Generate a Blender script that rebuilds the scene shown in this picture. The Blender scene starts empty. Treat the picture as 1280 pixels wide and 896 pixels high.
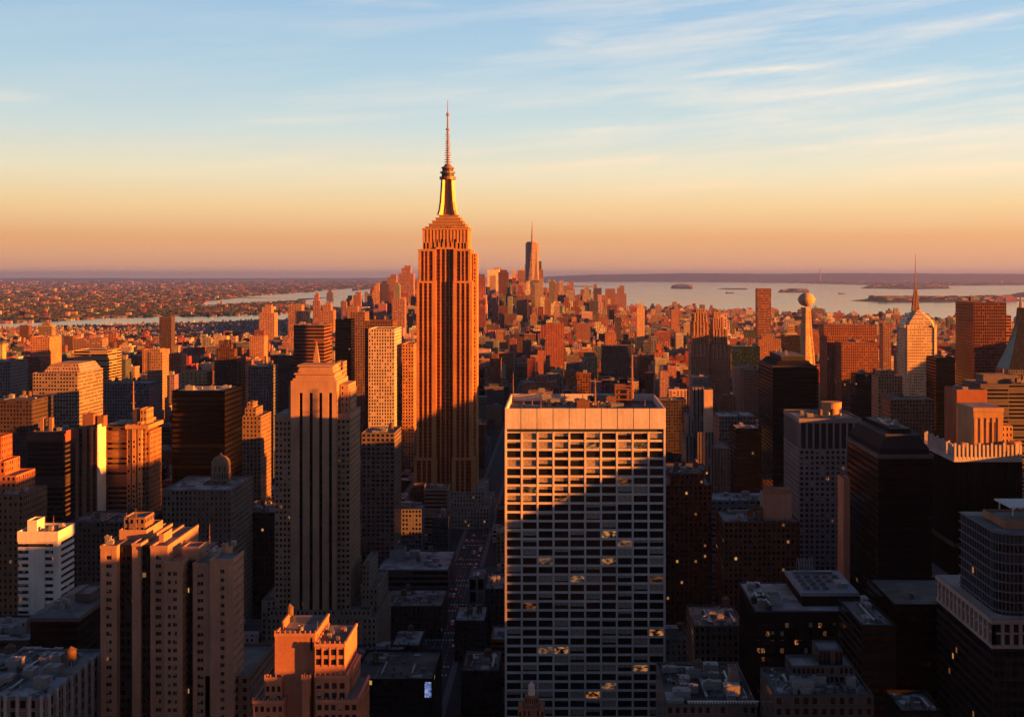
import bpy, math, random
import numpy as np
from mathutils import Vector

S = bpy.context.scene
C = S.collection
# ------------------------------------------------------------------ camera
F, PX, PY, H = 1600.0, 700.0, 344.0, 260.0      # focal length and principal point on a 1280 wide picture, eye height in metres
cam = bpy.data.cameras.new('camera')
camo = bpy.data.objects.new('camera', cam); C.objects.link(camo)
camo.location = (0, 0, H); camo.rotation_euler = (math.radians(90), 0, 0)
cam.sensor_width = 36.0; cam.lens = F / 1280 * 36.0
cam.shift_x = (640 - PX) / 1280; cam.shift_y = (PY - 448) / 1280
cam.clip_start = 1.0; cam.clip_end = 400000.0
S.camera = camo
# ------------------------------------------------------------------ sun, sky, exposure
AZ, EL = math.radians(16.5), math.radians(7)      # sun: to the right and a little behind the eye
SUN_DIR = Vector((math.cos(EL) * math.cos(AZ), -math.cos(EL) * math.sin(AZ), math.sin(EL)))
sun = bpy.data.lights.new('sun', 'SUN'); sun.energy = 5.0; sun.angle = math.radians(0.5); sun.color = (1.0, 0.265, 0.024)
suno = bpy.data.objects.new('sun', sun); C.objects.link(suno)
suno.rotation_euler = SUN_DIR.to_track_quat('Z', 'Y').to_euler()
S.view_settings.view_transform = 'Standard'; S.view_settings.look = 'None'
S.view_settings.exposure = 1.9; S.view_settings.gamma = 1.0; S.view_settings.use_curve_mapping = False
S.render.engine = 'CYCLES'
S.cycles.max_bounces = 5; S.cycles.diffuse_bounces = 2; S.cycles.glossy_bounces = 2; S.cycles.transmission_bounces = 2
S.cycles.volume_bounces = 0; S.cycles.use_denoising = True
S.cycles.sample_clamp_indirect = 4.0


class NT:
    """small helper for node trees"""
    def __init__(s, nt):
        s.nt = nt; nt.nodes.clear()

    def n(s, t, **kw):
        x = s.nt.nodes.new(t)
        for k, v in kw.items():
            setattr(x, k, v)
        return x

    def put(s, sock, v):
        if isinstance(v, bpy.types.NodeSocket):
            s.nt.links.new(v, sock)
        elif v is not None:
            sock.default_value = v

    def m(s, op, a, b=None, c=None):
        x = s.n('ShaderNodeMath', operation=op)
        for i, v in enumerate((a, b, c)):
            if v is not None:
                s.put(x.inputs[i], v)
        return x.outputs[0]

    def mix(s, f, a, b, blend='MIX'):
        x = s.n('ShaderNodeMix', data_type='RGBA', blend_type=blend)
        s.put(x.inputs[0], f); s.put(x.inputs[6], a); s.put(x.inputs[7], b)
        return x.outputs[2]

    def scale(s, col, f):
        x = s.n('ShaderNodeVectorMath', operation='SCALE')
        s.put(x.inputs[0], col); s.put(x.inputs[3], f)
        return x.outputs[0]

    def ramp(s, f, stops, interp='LINEAR'):
        x = s.n('ShaderNodeValToRGB'); r = x.color_ramp; r.interpolation = interp
        while len(r.elements) > 1:
            r.elements.remove(r.elements[-1])
        for i, (p, c) in enumerate(stops):
            e = r.elements[0] if i == 0 else r.elements.new(p)
            e.position = p; e.color = (c[0], c[1], c[2], 1) if hasattr(c, '__len__') else (c, c, c, 1)
        s.put(x.inputs[0], f)
        return x.outputs[0]

    def noise(s, vec, scale, detail=3, rough=0.55, dim='3D'):
        x = s.n('ShaderNodeTexNoise', noise_dimensions=dim)
        s.put(x.inputs['Vector'], vec)
        x.inputs['Scale'].default_value = scale; x.inputs['Detail'].default_value = detail; x.inputs['Roughness'].default_value = rough
        return x.outputs[0]


world = bpy.data.worlds.new('World'); S.world = world; world.use_nodes = True
T = NT(world.node_tree)
tc = T.n('ShaderNodeTexCoord').outputs['Generated']
sep = T.n('ShaderNodeSeparateXYZ'); T.put(sep.inputs[0], tc)
dx, dy, dz = sep.outputs
zc = T.m('MAXIMUM', dz, 0.0)
fac = T.m('SQRT', zc)
grad = T.ramp(fac, [(0.0, (.84, .43, .27)), (.10, (.85, .41, .23)), (.172, (.92, .46, .20)), (.233, (1.0, .69, .35)),
                    (.283, (.93, .82, .58)), (.335, (.68, .78, .76)), (.39, (.50, .69, .80)), (.46, (.37, .58, .80)), (.56, (.14, .22, .36)), (.72, (.045, .085, .19)), (1.0, (.022, .05, .13))])
ngrad = T.ramp(zc, [(0.0, (.185, .165, .175)), (.12, (.17, .17, .205)), (.30, (.10, .13, .195)), (.60, (.048, .08, .15)), (1.0, (.02, .048, .13))])
az = T.m('ARCTAN2', dx, dy)                      # 0 straight ahead, + to the right (towards the sun)
# thin cirrus, laid out by bearing and elevation
cv = T.n('ShaderNodeCombineXYZ')
T.put(cv.inputs[0], T.m('MULTIPLY', az, 4.2))
T.put(cv.inputs[1], T.m('MULTIPLY', T.m('SUBTRACT', dz, T.m('MULTIPLY', az, 0.085)), 46.0))
w1 = T.noise(cv.outputs[0], 1.0, 7, 0.62)
streak = T.ramp(w1, [(.44, 0), (.68, 1)])
side = T.ramp(T.m('ADD', T.m('MULTIPLY', az, 1.3), 0.5), [(0.0, .12), (.4, .45), (.6, .9), (.75, 1)])
low = T.ramp(zc, [(.02, .05), (.06, .7), (.2, .8), (.4, .3), (.7, 0)])
wisps = T.m('MULTIPLY', T.m('MULTIPLY', streak, side), low)
cv2 = T.n('ShaderNodeCombineXYZ')
T.put(cv2.inputs[0], T.m('MULTIPLY', az, 26.0)); T.put(cv2.inputs[1], T.m('MULTIPLY', T.m('SUBTRACT', dz, T.m('MULTIPLY', az, 0.06)), 150.0))
fl = T.noise(cv2.outputs[0], 1.0, 5, 0.6)


def puff(a0, z0, ra, rz, tilt, amt):
    """one small cloud: a bearing, an elevation and its spread, broken up by noise"""
    a = T.m('DIVIDE', T.m('SUBTRACT', az, a0), ra)
    z = T.m('DIVIDE', T.m('SUBTRACT', T.m('SUBTRACT', dz, z0), T.m('MULTIPLY', T.m('SUBTRACT', az, a0), tilt)), rz)
    r2 = T.m('ADD', T.m('MULTIPLY', a, a), T.m('MULTIPLY', z, z))
    g = T.m('POWER', 2.718, T.m('MULTIPLY', r2, -1.0))
    return T.m('MULTIPLY', T.m('MULTIPLY', g, T.ramp(fl, [(.30, 0.15), (.62, 1)])), amt)


puffs = None
for args in ((.013, .181, .020, .0055, .02, .95), (.165, .156, .050, .0028, .05, .9), (.20, .178, .04, .002, .02, .35), (.31, .186, .07, .004, .11, .7),
             (.27, .215, .09, .004, .10, .45), (-.405, .127, .022, .004, .0, .45), (.19, .122, .06, .006, .09, .55), (-.22, .085, .05, .0045, .05, .35),
             (.10, .142, .03, .003, .08, .4), (-.12, .206, .05, .003, -.02, .3), (.26, .143, .11, .003, .07, .35), (-.11, .083, .06, .003, .0, .4), (.05, .088, .08, .0035, .05, .6), (.23, .10, .09, .0045, .08, .7), (.31, .078, .07, .004, .06, .6), (.13, .069, .09, .003, .03, .5), (-.20, .118, .04, .003, .06, .4), (.03, .112, .06, .003, .06, .5), (-.30, .075, .06, .003, .02, .35)):
    p = puff(*args)
    puffs = p if puffs is None else T.m('MAXIMUM', puffs, p)
cl = T.m('MINIMUM', T.m('ADD', T.m('MULTIPLY', wisps, .8), T.m('MULTIPLY', puffs, .85)), 1.0)
ccol = T.ramp(zc, [(.03, (1.0, .56, .26)), (.06, (1.12, .78, .46)), (.10, (1.12, .90, .66)), (.14, (1.05, .92, .76)), (.2, (.88, .84, .80))])
skyc = T.mix(cl, grad, ccol)
sunside = T.m('ADD', 0.86, T.m('MULTIPLY', T.m('ADD', T.m('MULTIPLY', dx, SUN_DIR.x), T.m('MULTIPLY', dy, SUN_DIR.y)), 0.10))
# the sky behind the eye, away from the afterglow, is much dimmer
north = T.ramp(T.m('ADD', T.m('MULTIPLY', dy, .5), .5), [(.42, 0), (.86, 1.0)])
skyc = T.mix(north, ngrad, skyc)
skyc = T.scale(skyc, T.m('MULTIPLY', sunside, 11.6 / 3.73))
nish = T.n('ShaderNodeTexSky', sky_type='NISHITA')
nish.sun_disc = False; nish.sun_elevation = EL; nish.sun_rotation = math.pi / 2 + AZ; nish.altitude = 200; nish.dust_density = 2.0
full = T.mix(0.03, skyc, nish.outputs[0])
bg = T.n('ShaderNodeBackground'); T.put(bg.inputs[0], full); bg.inputs[1].default_value = 0.1
T.put(T.n('ShaderNodeOutputWorld').inputs[0], bg.outputs[0])

# ------------------------------------------------------------------ materials


def newmat(name):
    m = bpy.data.materials.new(name); m.use_nodes = True
    t = NT(m.node_tree)
    b = t.n('ShaderNodeBsdfPrincipled'); o = t.n('ShaderNodeOutputMaterial')
    t.nt.links.new(b.outputs[0], o.inputs[0])
    return m, t, b


def facade_material():
    """walls with rows of windows; tint, window grid and openings come with each face (metres in the UV map)"""
    m, t, b = newmat('facade')
    at = lambda n: t.n('ShaderNodeAttribute', attribute_name=n)
    tint = at('tint').outputs['Color']
    cell = t.n('ShaderNodeSeparateXYZ'); t.put(cell.inputs[0], at('cell').outputs['Vector'])
    opn = t.n('ShaderNodeSeparateXYZ'); t.put(opn.inputs[0], at('opening').outputs['Vector'])
    uv = t.n('ShaderNodeUVMap', uv_map='UVMap').outputs[0]
    us = t.n('ShaderNodeSeparateXYZ'); t.put(us.inputs[0], uv)
    u = t.m('DIVIDE', us.outputs[0], cell.outputs[0]); v = t.m('DIVIDE', us.outputs[1], cell.outputs[1])
    fu, fv = t.m('FRACT', u), t.m('FRACT', v)
    mu = t.m('LESS_THAN', t.m('ABSOLUTE', t.m('SUBTRACT', fu, .5)), t.m('MULTIPLY', opn.outputs[0], .5))
    mv = t.m('LESS_THAN', t.m('ABSOLUTE', t.m('SUBTRACT', fv, .5)), t.m('MULTIPLY', opn.outputs[1], .5))
    mask = t.m('MULTIPLY', mu, mv)
    idv = t.n('ShaderNodeCombineXYZ')
    t.put(idv.inputs[0], t.m('FLOOR', u)); t.put(idv.inputs[1], t.m('FLOOR', v)); t.put(idv.inputs[2], opn.outputs[2])
    wn = t.n('ShaderNodeTexWhiteNoise', noise_dimensions='3D'); t.put(wn.inputs['Vector'], idv.outputs[0])
    rnd = wn.outputs['Value']
    rc = t.n('ShaderNodeSeparateXYZ'); t.put(rc.inputs[0], wn.outputs['Color'])
    glass = t.ramp(rnd, [(0, (.001, .0012, .0016)), (.55, (.002, .0024, .003)), (.80, (.005, .0056, .0066)), (1, (.010, .011, .013))])
    bl = t.m('GREATER_THAN', rnd, .87)
    glass = t.mix(bl, glass, t.scale(tint, .8))
    geo = t.n('ShaderNodeNewGeometry').outputs['Position']
    n1 = t.noise(geo, 0.06, 4, .6); 
    st = t.n('ShaderNodeCombineXYZ'); t.put(st.inputs[0], t.m('MULTIPLY', us.outputs[0], .7)); t.put(st.inputs[1], t.m('MULTIPLY', us.outputs[1], .05)); t.put(st.inputs[2], opn.outputs[2])
    n2 = t.noise(st.outputs[0], 1.0, 3, .6)
    n3 = t.noise(geo, 1.3, 2, .6)
    dirt = t.m('MULTIPLY', t.m('MULTIPLY', t.m('ADD', .62, t.m('MULTIPLY', n1, .76)), t.m('ADD', .74, t.m('MULTIPLY', n2, .52))), t.m('ADD', .8, t.m('MULTIPLY', n3, .4)))
    wall = t.scale(tint, dirt)
    # a slim darker line between floors: the floor slab line
    line = t.m('MULTIPLY', t.m('LESS_THAN', fv, .06), .35)
    wall = t.scale(wall, t.m('SUBTRACT', 1.0, t.m('MULTIPLY', line, t.m('GREATER_THAN', opn.outputs[1], .01))))
    t.put(b.inputs['Base Color'], t.mix(mask, wall, glass))
    t.put(b.inputs['Roughness'], t.m('SUBTRACT', .88, t.m('MULTIPLY', mask, .74)))
    t.put(b.inputs['Specular IOR Level'], t.m('ADD', .015, t.m('MULTIPLY', mask, .5)))
    lit = t.m('MULTIPLY', t.m('LESS_THAN', rc.outputs[1], cell.outputs[2]), mask)
    t.put(b.inputs['Emission Color'], t.ramp(rc.outputs[2], [(0, (1, .34, .08)), (1, (1, .5, .18))]))
    t.put(b.inputs['Emission Strength'], t.m('MULTIPLY', lit, t.m('ADD', .04, t.m('MULTIPLY', t.m('POWER', rc.outputs[0], 3.0), .16))))
    return m


def glass_material(name, base, blind, lit, strength=.35):
    """a window: dark glass, some with a blind part way down, a few with a lamp on behind, or in office_glass a painted reflection"""
    m, t, b = newmat(name)
    oi = t.n('ShaderNodeObjectInfo').outputs['Random']
    gi = t.n('ShaderNodeNewGeometry').outputs['Random Per Island']
    r = t.m('FRACT', t.m('ADD', t.m('MULTIPLY', oi, 7.31), t.m('MULTIPLY', gi, 3.77)))
    wn = t.n('ShaderNodeTexWhiteNoise', noise_dimensions='1D'); t.put(wn.inputs['W'], t.m('MULTIPLY', r, 977.0))
    rc = t.n('ShaderNodeSeparateXYZ'); t.put(rc.inputs[0], wn.outputs['Color'])
    uv = t.n('ShaderNodeUVMap', uv_map='UVMap').outputs[0]
    us = t.n('ShaderNodeSeparateXYZ'); t.put(us.inputs[0], uv)
    has = t.m('LESS_THAN', rc.outputs[0], blind)
    drop = t.m('GREATER_THAN', us.outputs[1], t.m('SUBTRACT', 1.0, t.m('ADD', .15, t.m('MULTIPLY', rc.outputs[1], .9))))
    bm = t.m('MULTIPLY', has, drop)
    n = t.noise(uv, 5.0, 2)
    bc = t.ramp(n, [(.3, (.20, .17, .14)), (.7, (.42, .37, .32))])
    gl = t.scale(t.ramp(rc.outputs[2], [(0, .5), (1, 1.6)]), 1.0)
    gcol = t.mix(1.0, gl, (base[0], base[1], base[2], 1), 'MULTIPLY')
    t.put(b.inputs['Base Color'], t.mix(bm, gcol, bc))
    t.put(b.inputs['Roughness'], t.m('ADD', .10, t.m('MULTIPLY', bm, .5)))
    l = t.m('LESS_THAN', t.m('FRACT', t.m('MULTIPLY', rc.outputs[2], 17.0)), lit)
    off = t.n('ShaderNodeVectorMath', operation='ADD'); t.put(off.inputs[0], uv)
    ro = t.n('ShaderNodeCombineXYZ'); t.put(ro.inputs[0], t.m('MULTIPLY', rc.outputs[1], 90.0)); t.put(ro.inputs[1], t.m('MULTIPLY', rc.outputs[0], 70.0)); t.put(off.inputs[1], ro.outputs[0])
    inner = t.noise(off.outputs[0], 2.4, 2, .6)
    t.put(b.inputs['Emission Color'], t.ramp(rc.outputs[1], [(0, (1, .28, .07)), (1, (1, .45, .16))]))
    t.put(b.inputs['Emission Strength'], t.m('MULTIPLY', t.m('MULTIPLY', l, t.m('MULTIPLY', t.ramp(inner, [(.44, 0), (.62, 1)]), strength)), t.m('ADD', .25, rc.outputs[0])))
    return m


def plain(name, col, rough=.7, metal=0.0, var=.25, scale=.4, spec=.4):
    m, t, b = newmat(name)
    geo = t.n('ShaderNodeNewGeometry').outputs['Position']
    n = t.noise(geo, scale, 4, .65)
    t.put(b.inputs['Base Color'], t.scale((col[0], col[1], col[2]), t.m('ADD', 1 - var, t.m('MULTIPLY', n, 2 * var))))
    b.inputs['Roughness'].default_value = rough; b.inputs['Metallic'].default_value = metal
    b.inputs['Specular IOR Level'].default_value = spec
    return m


def roof_material(name, a, c):
    """gravel and tar with patches, seams and puddle stains"""
    m, t, b = newmat(name)
    geo = t.n('ShaderNodeNewGeometry').outputs['Position']
    n = t.noise(geo, .09, 5, .65); n2 = t.noise(geo, .9, 3, .6)
    vo = t.n('ShaderNodeTexVoronoi', feature='F1', distance='CHEBYCHEV'); t.put(vo.inputs['Vector'], geo); vo.inputs['Scale'].default_value = .11
    patch = t.n('ShaderNodeSeparateXYZ'); t.put(patch.inputs[0], vo.outputs['Color'])
    f = t.m('ADD', t.m('MULTIPLY', n, .75), t.m('MULTIPLY', patch.outputs[0], .5))
    col = t.ramp(f, [(.35, a), (.60, [(x + y) / 2 for x, y in zip(a, c)]), (.85, c)])
    t.put(b.inputs['Base Color'], t.scale(col, t.m('ADD', .7, t.m('MULTIPLY', n2, .6))))
    t.put(b.inputs['Roughness'], t.ramp(n, [(.3, .55), (.6, .9)]))
    return m


M = {}
M['facade'] = facade_material()
M['roof'] = roof_material('roof_tar', (.035, .034, .034), (.17, .16, .155))
M['roof_pale'] = roof_material('roof_pale', (.10, .10, .10), (.38, .38, .37))
M['roof_dark'] = roof_material('roof_dark', (.012, .012, .013), (.06, .058, .056))
M['steel'] = plain('steel', (.22, .22, .23), .45, .6)
M['darksteel'] = plain('dark_steel', (.05, .048, .047), .55, .3)
M['grey_box'] = plain('painted_plant', (.24, .24, .24), .6)
M['wood'] = plain('tank_wood', (.13, .08, .05), .85)
M['rust'] = plain('rusty_steel', (.20, .09, .05), .8)
M['mast'] = plain('mast_metal', (.30, .17, .11), .5, .4)
M['mastglass'] = plain('mast_silver', (.34, .22, .11), .35, .15, .1)
M['glass'] = glass_material('window_glass', (.018, .02, .026), .22, .012, .12)
M['glass_office'] = glass_material('office_glass', (.010, .011, .015), .42, .08, .11)  # glow patches here stand in for orange sunset reflections in the panes
M['glass_lit'] = glass_material('office_glass_lit', (.014, .015, .02), .12, .12, .13)
M['glass_black'] = glass_material('black_glass', (.008, .009, .012), .06, .012, .1)
M['car_dark'] = plain('car_dark', (.03, .03, .035), .3, 0, .1)
M['car_pale'] = plain('car_pale', (.55, .55, .55), .35, 0, .1)
M['car_yellow'] = plain('car_yellow', (.65, .35, .03), .4, 0, .1)

# ------------------------------------------------------------------ mesh building
FM = 'facade'
NOWIN = (1.0, 1.0, 0.0, 0.0, 0.0)


class MB:
    """collects faces with a tint, a window grid and metre UVs, and links them as ONE mesh object"""
    def __init__(s):
        s.v, s.f, s.uv, s.t, s.c, s.o = [], [], [], [], [], []
        s.seed = random.random() * 50

    def face(s, pts, tint, win=NOWIN, uv=None):
        i = len(s.v); s.v.extend(pts); n = len(pts); s.f.append(tuple(range(i, i + n)))
        if uv is None:
            p0 = Vector(pts[0]); e = (Vector(pts[1]) - p0)
            if e.length < 1e-6:
                e = Vector((1, 0, 0))
            e.normalize()
            nn = e.cross(Vector(pts[2]) - p0)
            if nn.length < 1e-9:
                nn = Vector((0, 0, 1))
            nn.normalize(); g = nn.cross(e)
            uv = [((Vector(p) - p0).dot(e), (Vector(p) - p0).dot(g)) for p in pts]
        s.uv.extend(uv); s.t.append(tint); s.c.append((win[0], win[1], win[4])); s.o.append((win[2], win[3], s.seed))

    def wallquad(s, a, b, z0, z1, tint, win=NOWIN):
        """vertical quad from plan point a to b; windows fitted to whole bays and floors counted from the top"""
        L = math.hypot(b[0] - a[0], b[1] - a[1])
        w = win
        if win[2] > 0 and L > 0:
            nb = max(1, round(L / win[0])); w = (L / nb,) + tuple(win[1:])
        off = (w[1] * 1000 - z1 + .2)
        s.face([(a[0], a[1], z0), (b[0], b[1], z0), (b[0], b[1], z1), (a[0], a[1], z1)], tint, w,
               [(0, z0 + off), (L, z0 + off), (L, z1 + off), (0, z1 + off)])

    def box(s, x0, x1, y0, y1, z0, z1, tint, win=NOWIN, top=True, bottom=False, toptint=None):
        s.wallquad((x0, y0), (x1, y0), z0, z1, tint, win); s.wallquad((x1, y0), (x1, y1), z0, z1, tint, win)
        s.wallquad((x1, y1), (x0, y1), z0, z1, tint, win); s.wallquad((x0, y1), (x0, y0), z0, z1, tint, win)
        if top:
            s.face([(x0, y0, z1), (x1, y0, z1), (x1, y1, z1), (x0, y1, z1)], toptint or tint)
        if bottom:
            s.face([(x0, y1, z0), (x1, y1, z0), (x1, y0, z0), (x0, y0, z0)], tint)

    def shell(s, x0, x1, y0, y1, z0, z1, tint, win=NOWIN, par=1.1, th=.45):
        """outer walls with a parapet round the roof"""
        s.box(x0, x1, y0, y1, z0, z1, tint, win, top=False)
        a, b = [(x0, y0), (x1, y0), (x1, y1), (x0, y1)], [(x0 + th, y0 + th), (x1 - th, y0 + th), (x1 - th, y1 - th), (x0 + th, y1 - th)]
        for i in range(4):
            j = (i + 1) % 4
            s.face([(*a[i], z1), (*a[j], z1), (*b[j], z1), (*b[i], z1)], tint)
            s.face([(*b[i], z1), (*b[j], z1), (*b[j], z1 - par), (*b[i], z1 - par)], tint)

    def plane(s, x0, x1, y0, y1, z, tint=(.1, .1, .1)):
        s.face([(x0, y0, z), (x1, y0, z), (x1, y1, z), (x0, y1, z)], tint)

    def prism(s, lo, hi, z0, z1, tint, win=NOWIN, top=True):
        """loft between two plan polygons"""
        n = len(lo)
        for i in range(n):
            j = (i + 1) % n
            a, b, c, d = (*lo[i], z0), (*lo[j], z0), (*hi[j], z1), (*hi[i], z1)
            L = math.hypot(lo[j][0] - lo[i][0], lo[j][1] - lo[i][1]); nb = max(1, round(L / win[0])); w = (max(L / nb, .01),) + tuple(win[1:])
            o = w[1] * 1000 - z1 + .2
            s.face([a, b, c, d], tint, w if win[2] > 0 else NOWIN, [(0, z0 + o), (L, z0 + o), (L, z1 + o), (0, z1 + o)])
        if top:
            s.face([(*p, z1) for p in hi], tint)

    def cyl(s, cx, cy, z0, z1, r0, r1, tint, n=12, win=NOWIN, top=True):
        p = lambda r: [(cx + r * math.cos(2 * math.pi * k / n), cy + r * math.sin(2 * math.pi * k / n)) for k in range(n)]
        s.prism(p(r0), p(max(r1, .01)), z0, z1, tint, win, top)

    def bar(s, p, q, r, tint):
        """square bar between two points"""
        p, q = Vector(p), Vector(q); d = (q - p).normalized()
        u = d.cross(Vector((0, 0, 1)) if abs(d.z) < .9 else Vector((1, 0, 0))).normalized() * r; w = d.cross(u).normalized() * r
        k = [u + w, u - w, -u - w, -u + w]
        for i in range(4):
            j = (i + 1) % 4
            s.face([tuple(p + k[i]), tuple(q + k[i]), tuple(q + k[j]), tuple(p + k[j])], tint)
        s.face([tuple(q + x) for x in k], tint); s.face([tuple(p + x) for x in k[::-1]], tint)

    def mesh(s, name, mat, origin=(0, 0, 0)):
        me = bpy.data.meshes.new(name)
        o = np.array(origin, dtype=np.float64)
        v = np.array(s.v, dtype=np.float64) - o
        me.from_pydata(v.tolist(), [], s.f)
        uv = me.uv_layers.new(name='UVMap'); uv.data.foreach_set('uv', np.array(s.uv, dtype=np.float32).ravel())
        for nm, arr in (('tint', s.t), ('cell', s.c), ('opening', s.o)):
            a = me.attributes.new(nm, 'FLOAT_VECTOR', 'FACE'); a.data.foreach_set('vector', np.array(arr, dtype=np.float32).ravel())
        me.materials.append(M[mat])
        return me

    def build(s, name, mat=FM, root=None, origin=None, smooth=False):
        org = tuple(root.location) if (root is not None and origin is None) else (origin or (0, 0, 0))
        me = s.mesh(name, mat, org)
        ob = bpy.data.objects.new(name, me); C.objects.link(ob)
        if root is not None:
            ob.parent = root
        else:
            ob.location = org
        return ob


def wpt(px, py, D):
    return ((px - PX) * D / F, D, H - (py - PY) * D / F)


def wx(px, D): return (px - PX) * D / F
def wz(py, D): return H - (py - PY) * D / F
def spx(x, y): return PX + F * x / y
def spy(z, y): return PY + F * (H - z) / y


FOOT, KNOWN, SOLID = [], [], []     # footprints taken, things that labels may point at, solids for the visibility count


def thing(name, label, cat, loc, short=None, top=None, group=None):
    o = bpy.data.objects.new(name, None); C.objects.link(o); o.location = loc
    o.empty_display_size = 5
    o['label'] = label; o['category'] = cat
    if group:
        o['group'] = group
    if short:
        KNOWN.append((spx(loc[0], loc[1]), spy(top, loc[1]), loc[1], short))
    return o


def structure(ob):
    ob['kind'] = 'structure'
    return ob


rng = random.Random(7)
# tints (albedo)
BRICK_TAN, BRICK_RED, BROWN = (.36, .225, .16), (.22, .085, .05), (.13, .075, .05)
STONE, PALE, WHITE = (.42, .34, .26), (.50, .44, .36), (.72, .69, .64)
GREY, DGREY, CHAR, BLACK = (.22, .215, .215), (.10, .10, .105), (.016, .016, .018), (.0025, .0027, .003)
BLUEGREY = (.15, .17, .20)


# ------------------------------------------------------------------ rooftop parts
def mech_box(root, x, y, z, w, d, h, mat='grey_box', name='plant_box'):
    m = MB(); m.box(x - w / 2, x + w / 2, y - d / 2, y + d / 2, z, z + h, GREY)
    if w > 2:
        m.box(x - w / 2 - .15, x + w / 2 + .15, y - d / 2 - .15, y + d / 2 + .15, z + h, z + h + .25, GREY, bottom=True)
        m.box(x - w * .3, x - w * .05, y - d * .3, y + d * .3, z + h + .25, z + h + .7, GREY)
        for k in range(3):
            m.box(x - w * .4 + k * w * .28, x - w * .4 + k * w * .28 + w * .18, y - d / 2 - .07, y - d / 2, z + h * .3, z + h * .75, DGREY, bottom=True)
    return m.build(name, mat, root)


def fan_unit(root, x, y, z, r, h=1.6, name='cooling_fan'):
    m = MB(); m.cyl(x, y, z, z + h * .7, r, r, GREY, 14); m.cyl(x, y, z + h * .7, z + h, r * .8, r * .95, GREY, 14, top=False); m.cyl(x, y, z + h * .7, z + h * .72, r * .8, r * .8, BLACK, 14)
    return m.build(name, 'steel', root)


def water_tank(root, x, y, z, r=2.0, h=4.0):
    m = MB(); m.cyl(x, y, z + 2.2, z + 2.2 + h, r, r * .96, BROWN, 14); m.cyl(x, y, z + 2.2 + h, z + 3.5 + h, r * 1.1, .1, BROWN, 14, top=False)
    o = m.build('water_tank', 'wood', root)
    for sx in (-1, 1):
        for sy in (-1, 1):
            g = MB(); g.bar((x + sx * r * .65, y + sy * r * .65, z), (x + sx * r * .65, y + sy * r * .65, z + 2.3), .14, CHAR)
            g.build('leg', 'darksteel', root).parent = o
    return o


def antenna(root, x, y, z0, z1, r=.35, name='antenna', mat='mast'):
    m = MB(); z = z0; n = 4
    for k in range(n):
        a, b = z0 + (z1 - z0) * k / n, z0 + (z1 - z0) * (k + 1) / n
        rr = r * (1 - k / n * .75)
        m.cyl(x, y, a, b, rr, rr * .85, STONE, 6)
        if k < n - 1:
            m.box(x - rr * 1.8, x + rr * 1.8, y - rr * 1.8, y + rr * 1.8, b - .2, b + .25, STONE, bottom=True)
    return m.build(name, mat, root)


def duct(root, x0, y0, x1, y1, z, w=.9):
    m = MB(); m.bar((x0, y0, z + .9), (x1, y1, z + .9), w * .5, GREY)
    k = max(2, int(math.hypot(x1 - x0, y1 - y0) / 5))
    for i in range(k + 1):
        f = i / k; x, y = x0 + (x1 - x0) * f, y0 + (y1 - y0) * f
        m.bar((x, y, z), (x, y, z + .5), .15, GREY)
    return m.build('duct', 'steel', root)


def penthouse(root, x0, x1, y0, y1, z0, z1, tint, win=NOWIN, name='penthouse'):
    m = MB(); m.shell(x0, x1, y0, y1, z0, z1, tint, win, .6, .3); p = m.build(name, FM, root)
    r = MB(); r.plane(x0 + .3, x1 - .3, y0 + .3, y1 - .3, z1 - .6); q = r.build('roof', 'roof', root)
    q.parent = p
    return p


def clutter(root, x0, x1, y0, y1, z, n, r=rng, tank=.25, big=True):
    """plant on a flat roof, each piece a part of its own"""
    w, d = x1 - x0, y1 - y0
    for k in range(n):
        x, y = x0 + w * r.uniform(.12, .88), y0 + d * r.uniform(.12, .88)
        t = r.random()
        if t < tank and w > 9:
            water_tank(root, x, y, z, r.uniform(1.6, 2.3), r.uniform(3.2, 4.2))
        elif t < .55:
            mech_box(root, x, y, z, r.uniform(2, min(7, w * .22)) if w > 10 else 1.8, r.uniform(2, min(6, d * .22)) if d > 10 else 1.8, r.uniform(1.4, 3.6))
        elif t < .75:
            fan_unit(root, x, y, z, r.uniform(.8, 1.7), r.uniform(1.2, 2.2))
        else:
            xa = x0 + w * r.uniform(.1, .5); ya = y
            if r.random() < .5:
                duct(root, xa, ya, xa + w * r.uniform(.2, .4), ya, z)
            else:
                duct(root, x, y0 + d * .15, x, y0 + d * r.uniform(.4, .8), z)


# ------------------------------------------------------------------ modelled facades
def facade_grid(mb, wins, side, a0, a1, z0, z1, plane, nb, nf, pier, span, dep, tint, sub=0, spantint=None):
    """piers and spandrels standing proud of the core wall; one window per opening goes to wins"""
    sg = {'F': -1, 'R': 1, 'L': -1}[side]

    def slab(p, q, zl, zh, d, tn):
        lo, hi = (plane - d, plane) if sg < 0 else (plane, plane + d)
        if side == 'F':
            mb.box(p, q, lo, hi, zl, zh, tn, bottom=True)
        else:
            mb.box(lo, hi, p, q, zl, zh, tn, bottom=True)
    cw, fh = (a1 - a0) / nb, (z1 - z0) / nf
    for i in range(nb + 1):
        c = a0 + i * cw
        slab(max(a0, c - pier / 2), min(a1, c + pier / 2), z0, z1, dep, tint)
    for j in range(nf + 1):
        c = z0 + j * fh
        slab(a0 + .05, a1 - .05, max(z0 + .03, c - span / 2), min(z1 - .03, c + span / 2), dep - .12, spantint or tint)
    if sub:
        for i in range(nb):
            for k in range(1, sub + 1):
                c = a0 + (i + k / (sub + 1)) * cw
                slab(c - .09, c + .09, z0 + .05, z1 - .05, .16, CHAR)
    for j in range(nf):
        for i in range(nb):
            wins.append((side, a0 + (i + .5) * cw, z0 + (j + .5) * fh, cw - pier + .04, fh - span + .04, plane + sg * .05))


PANES = {}


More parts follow.
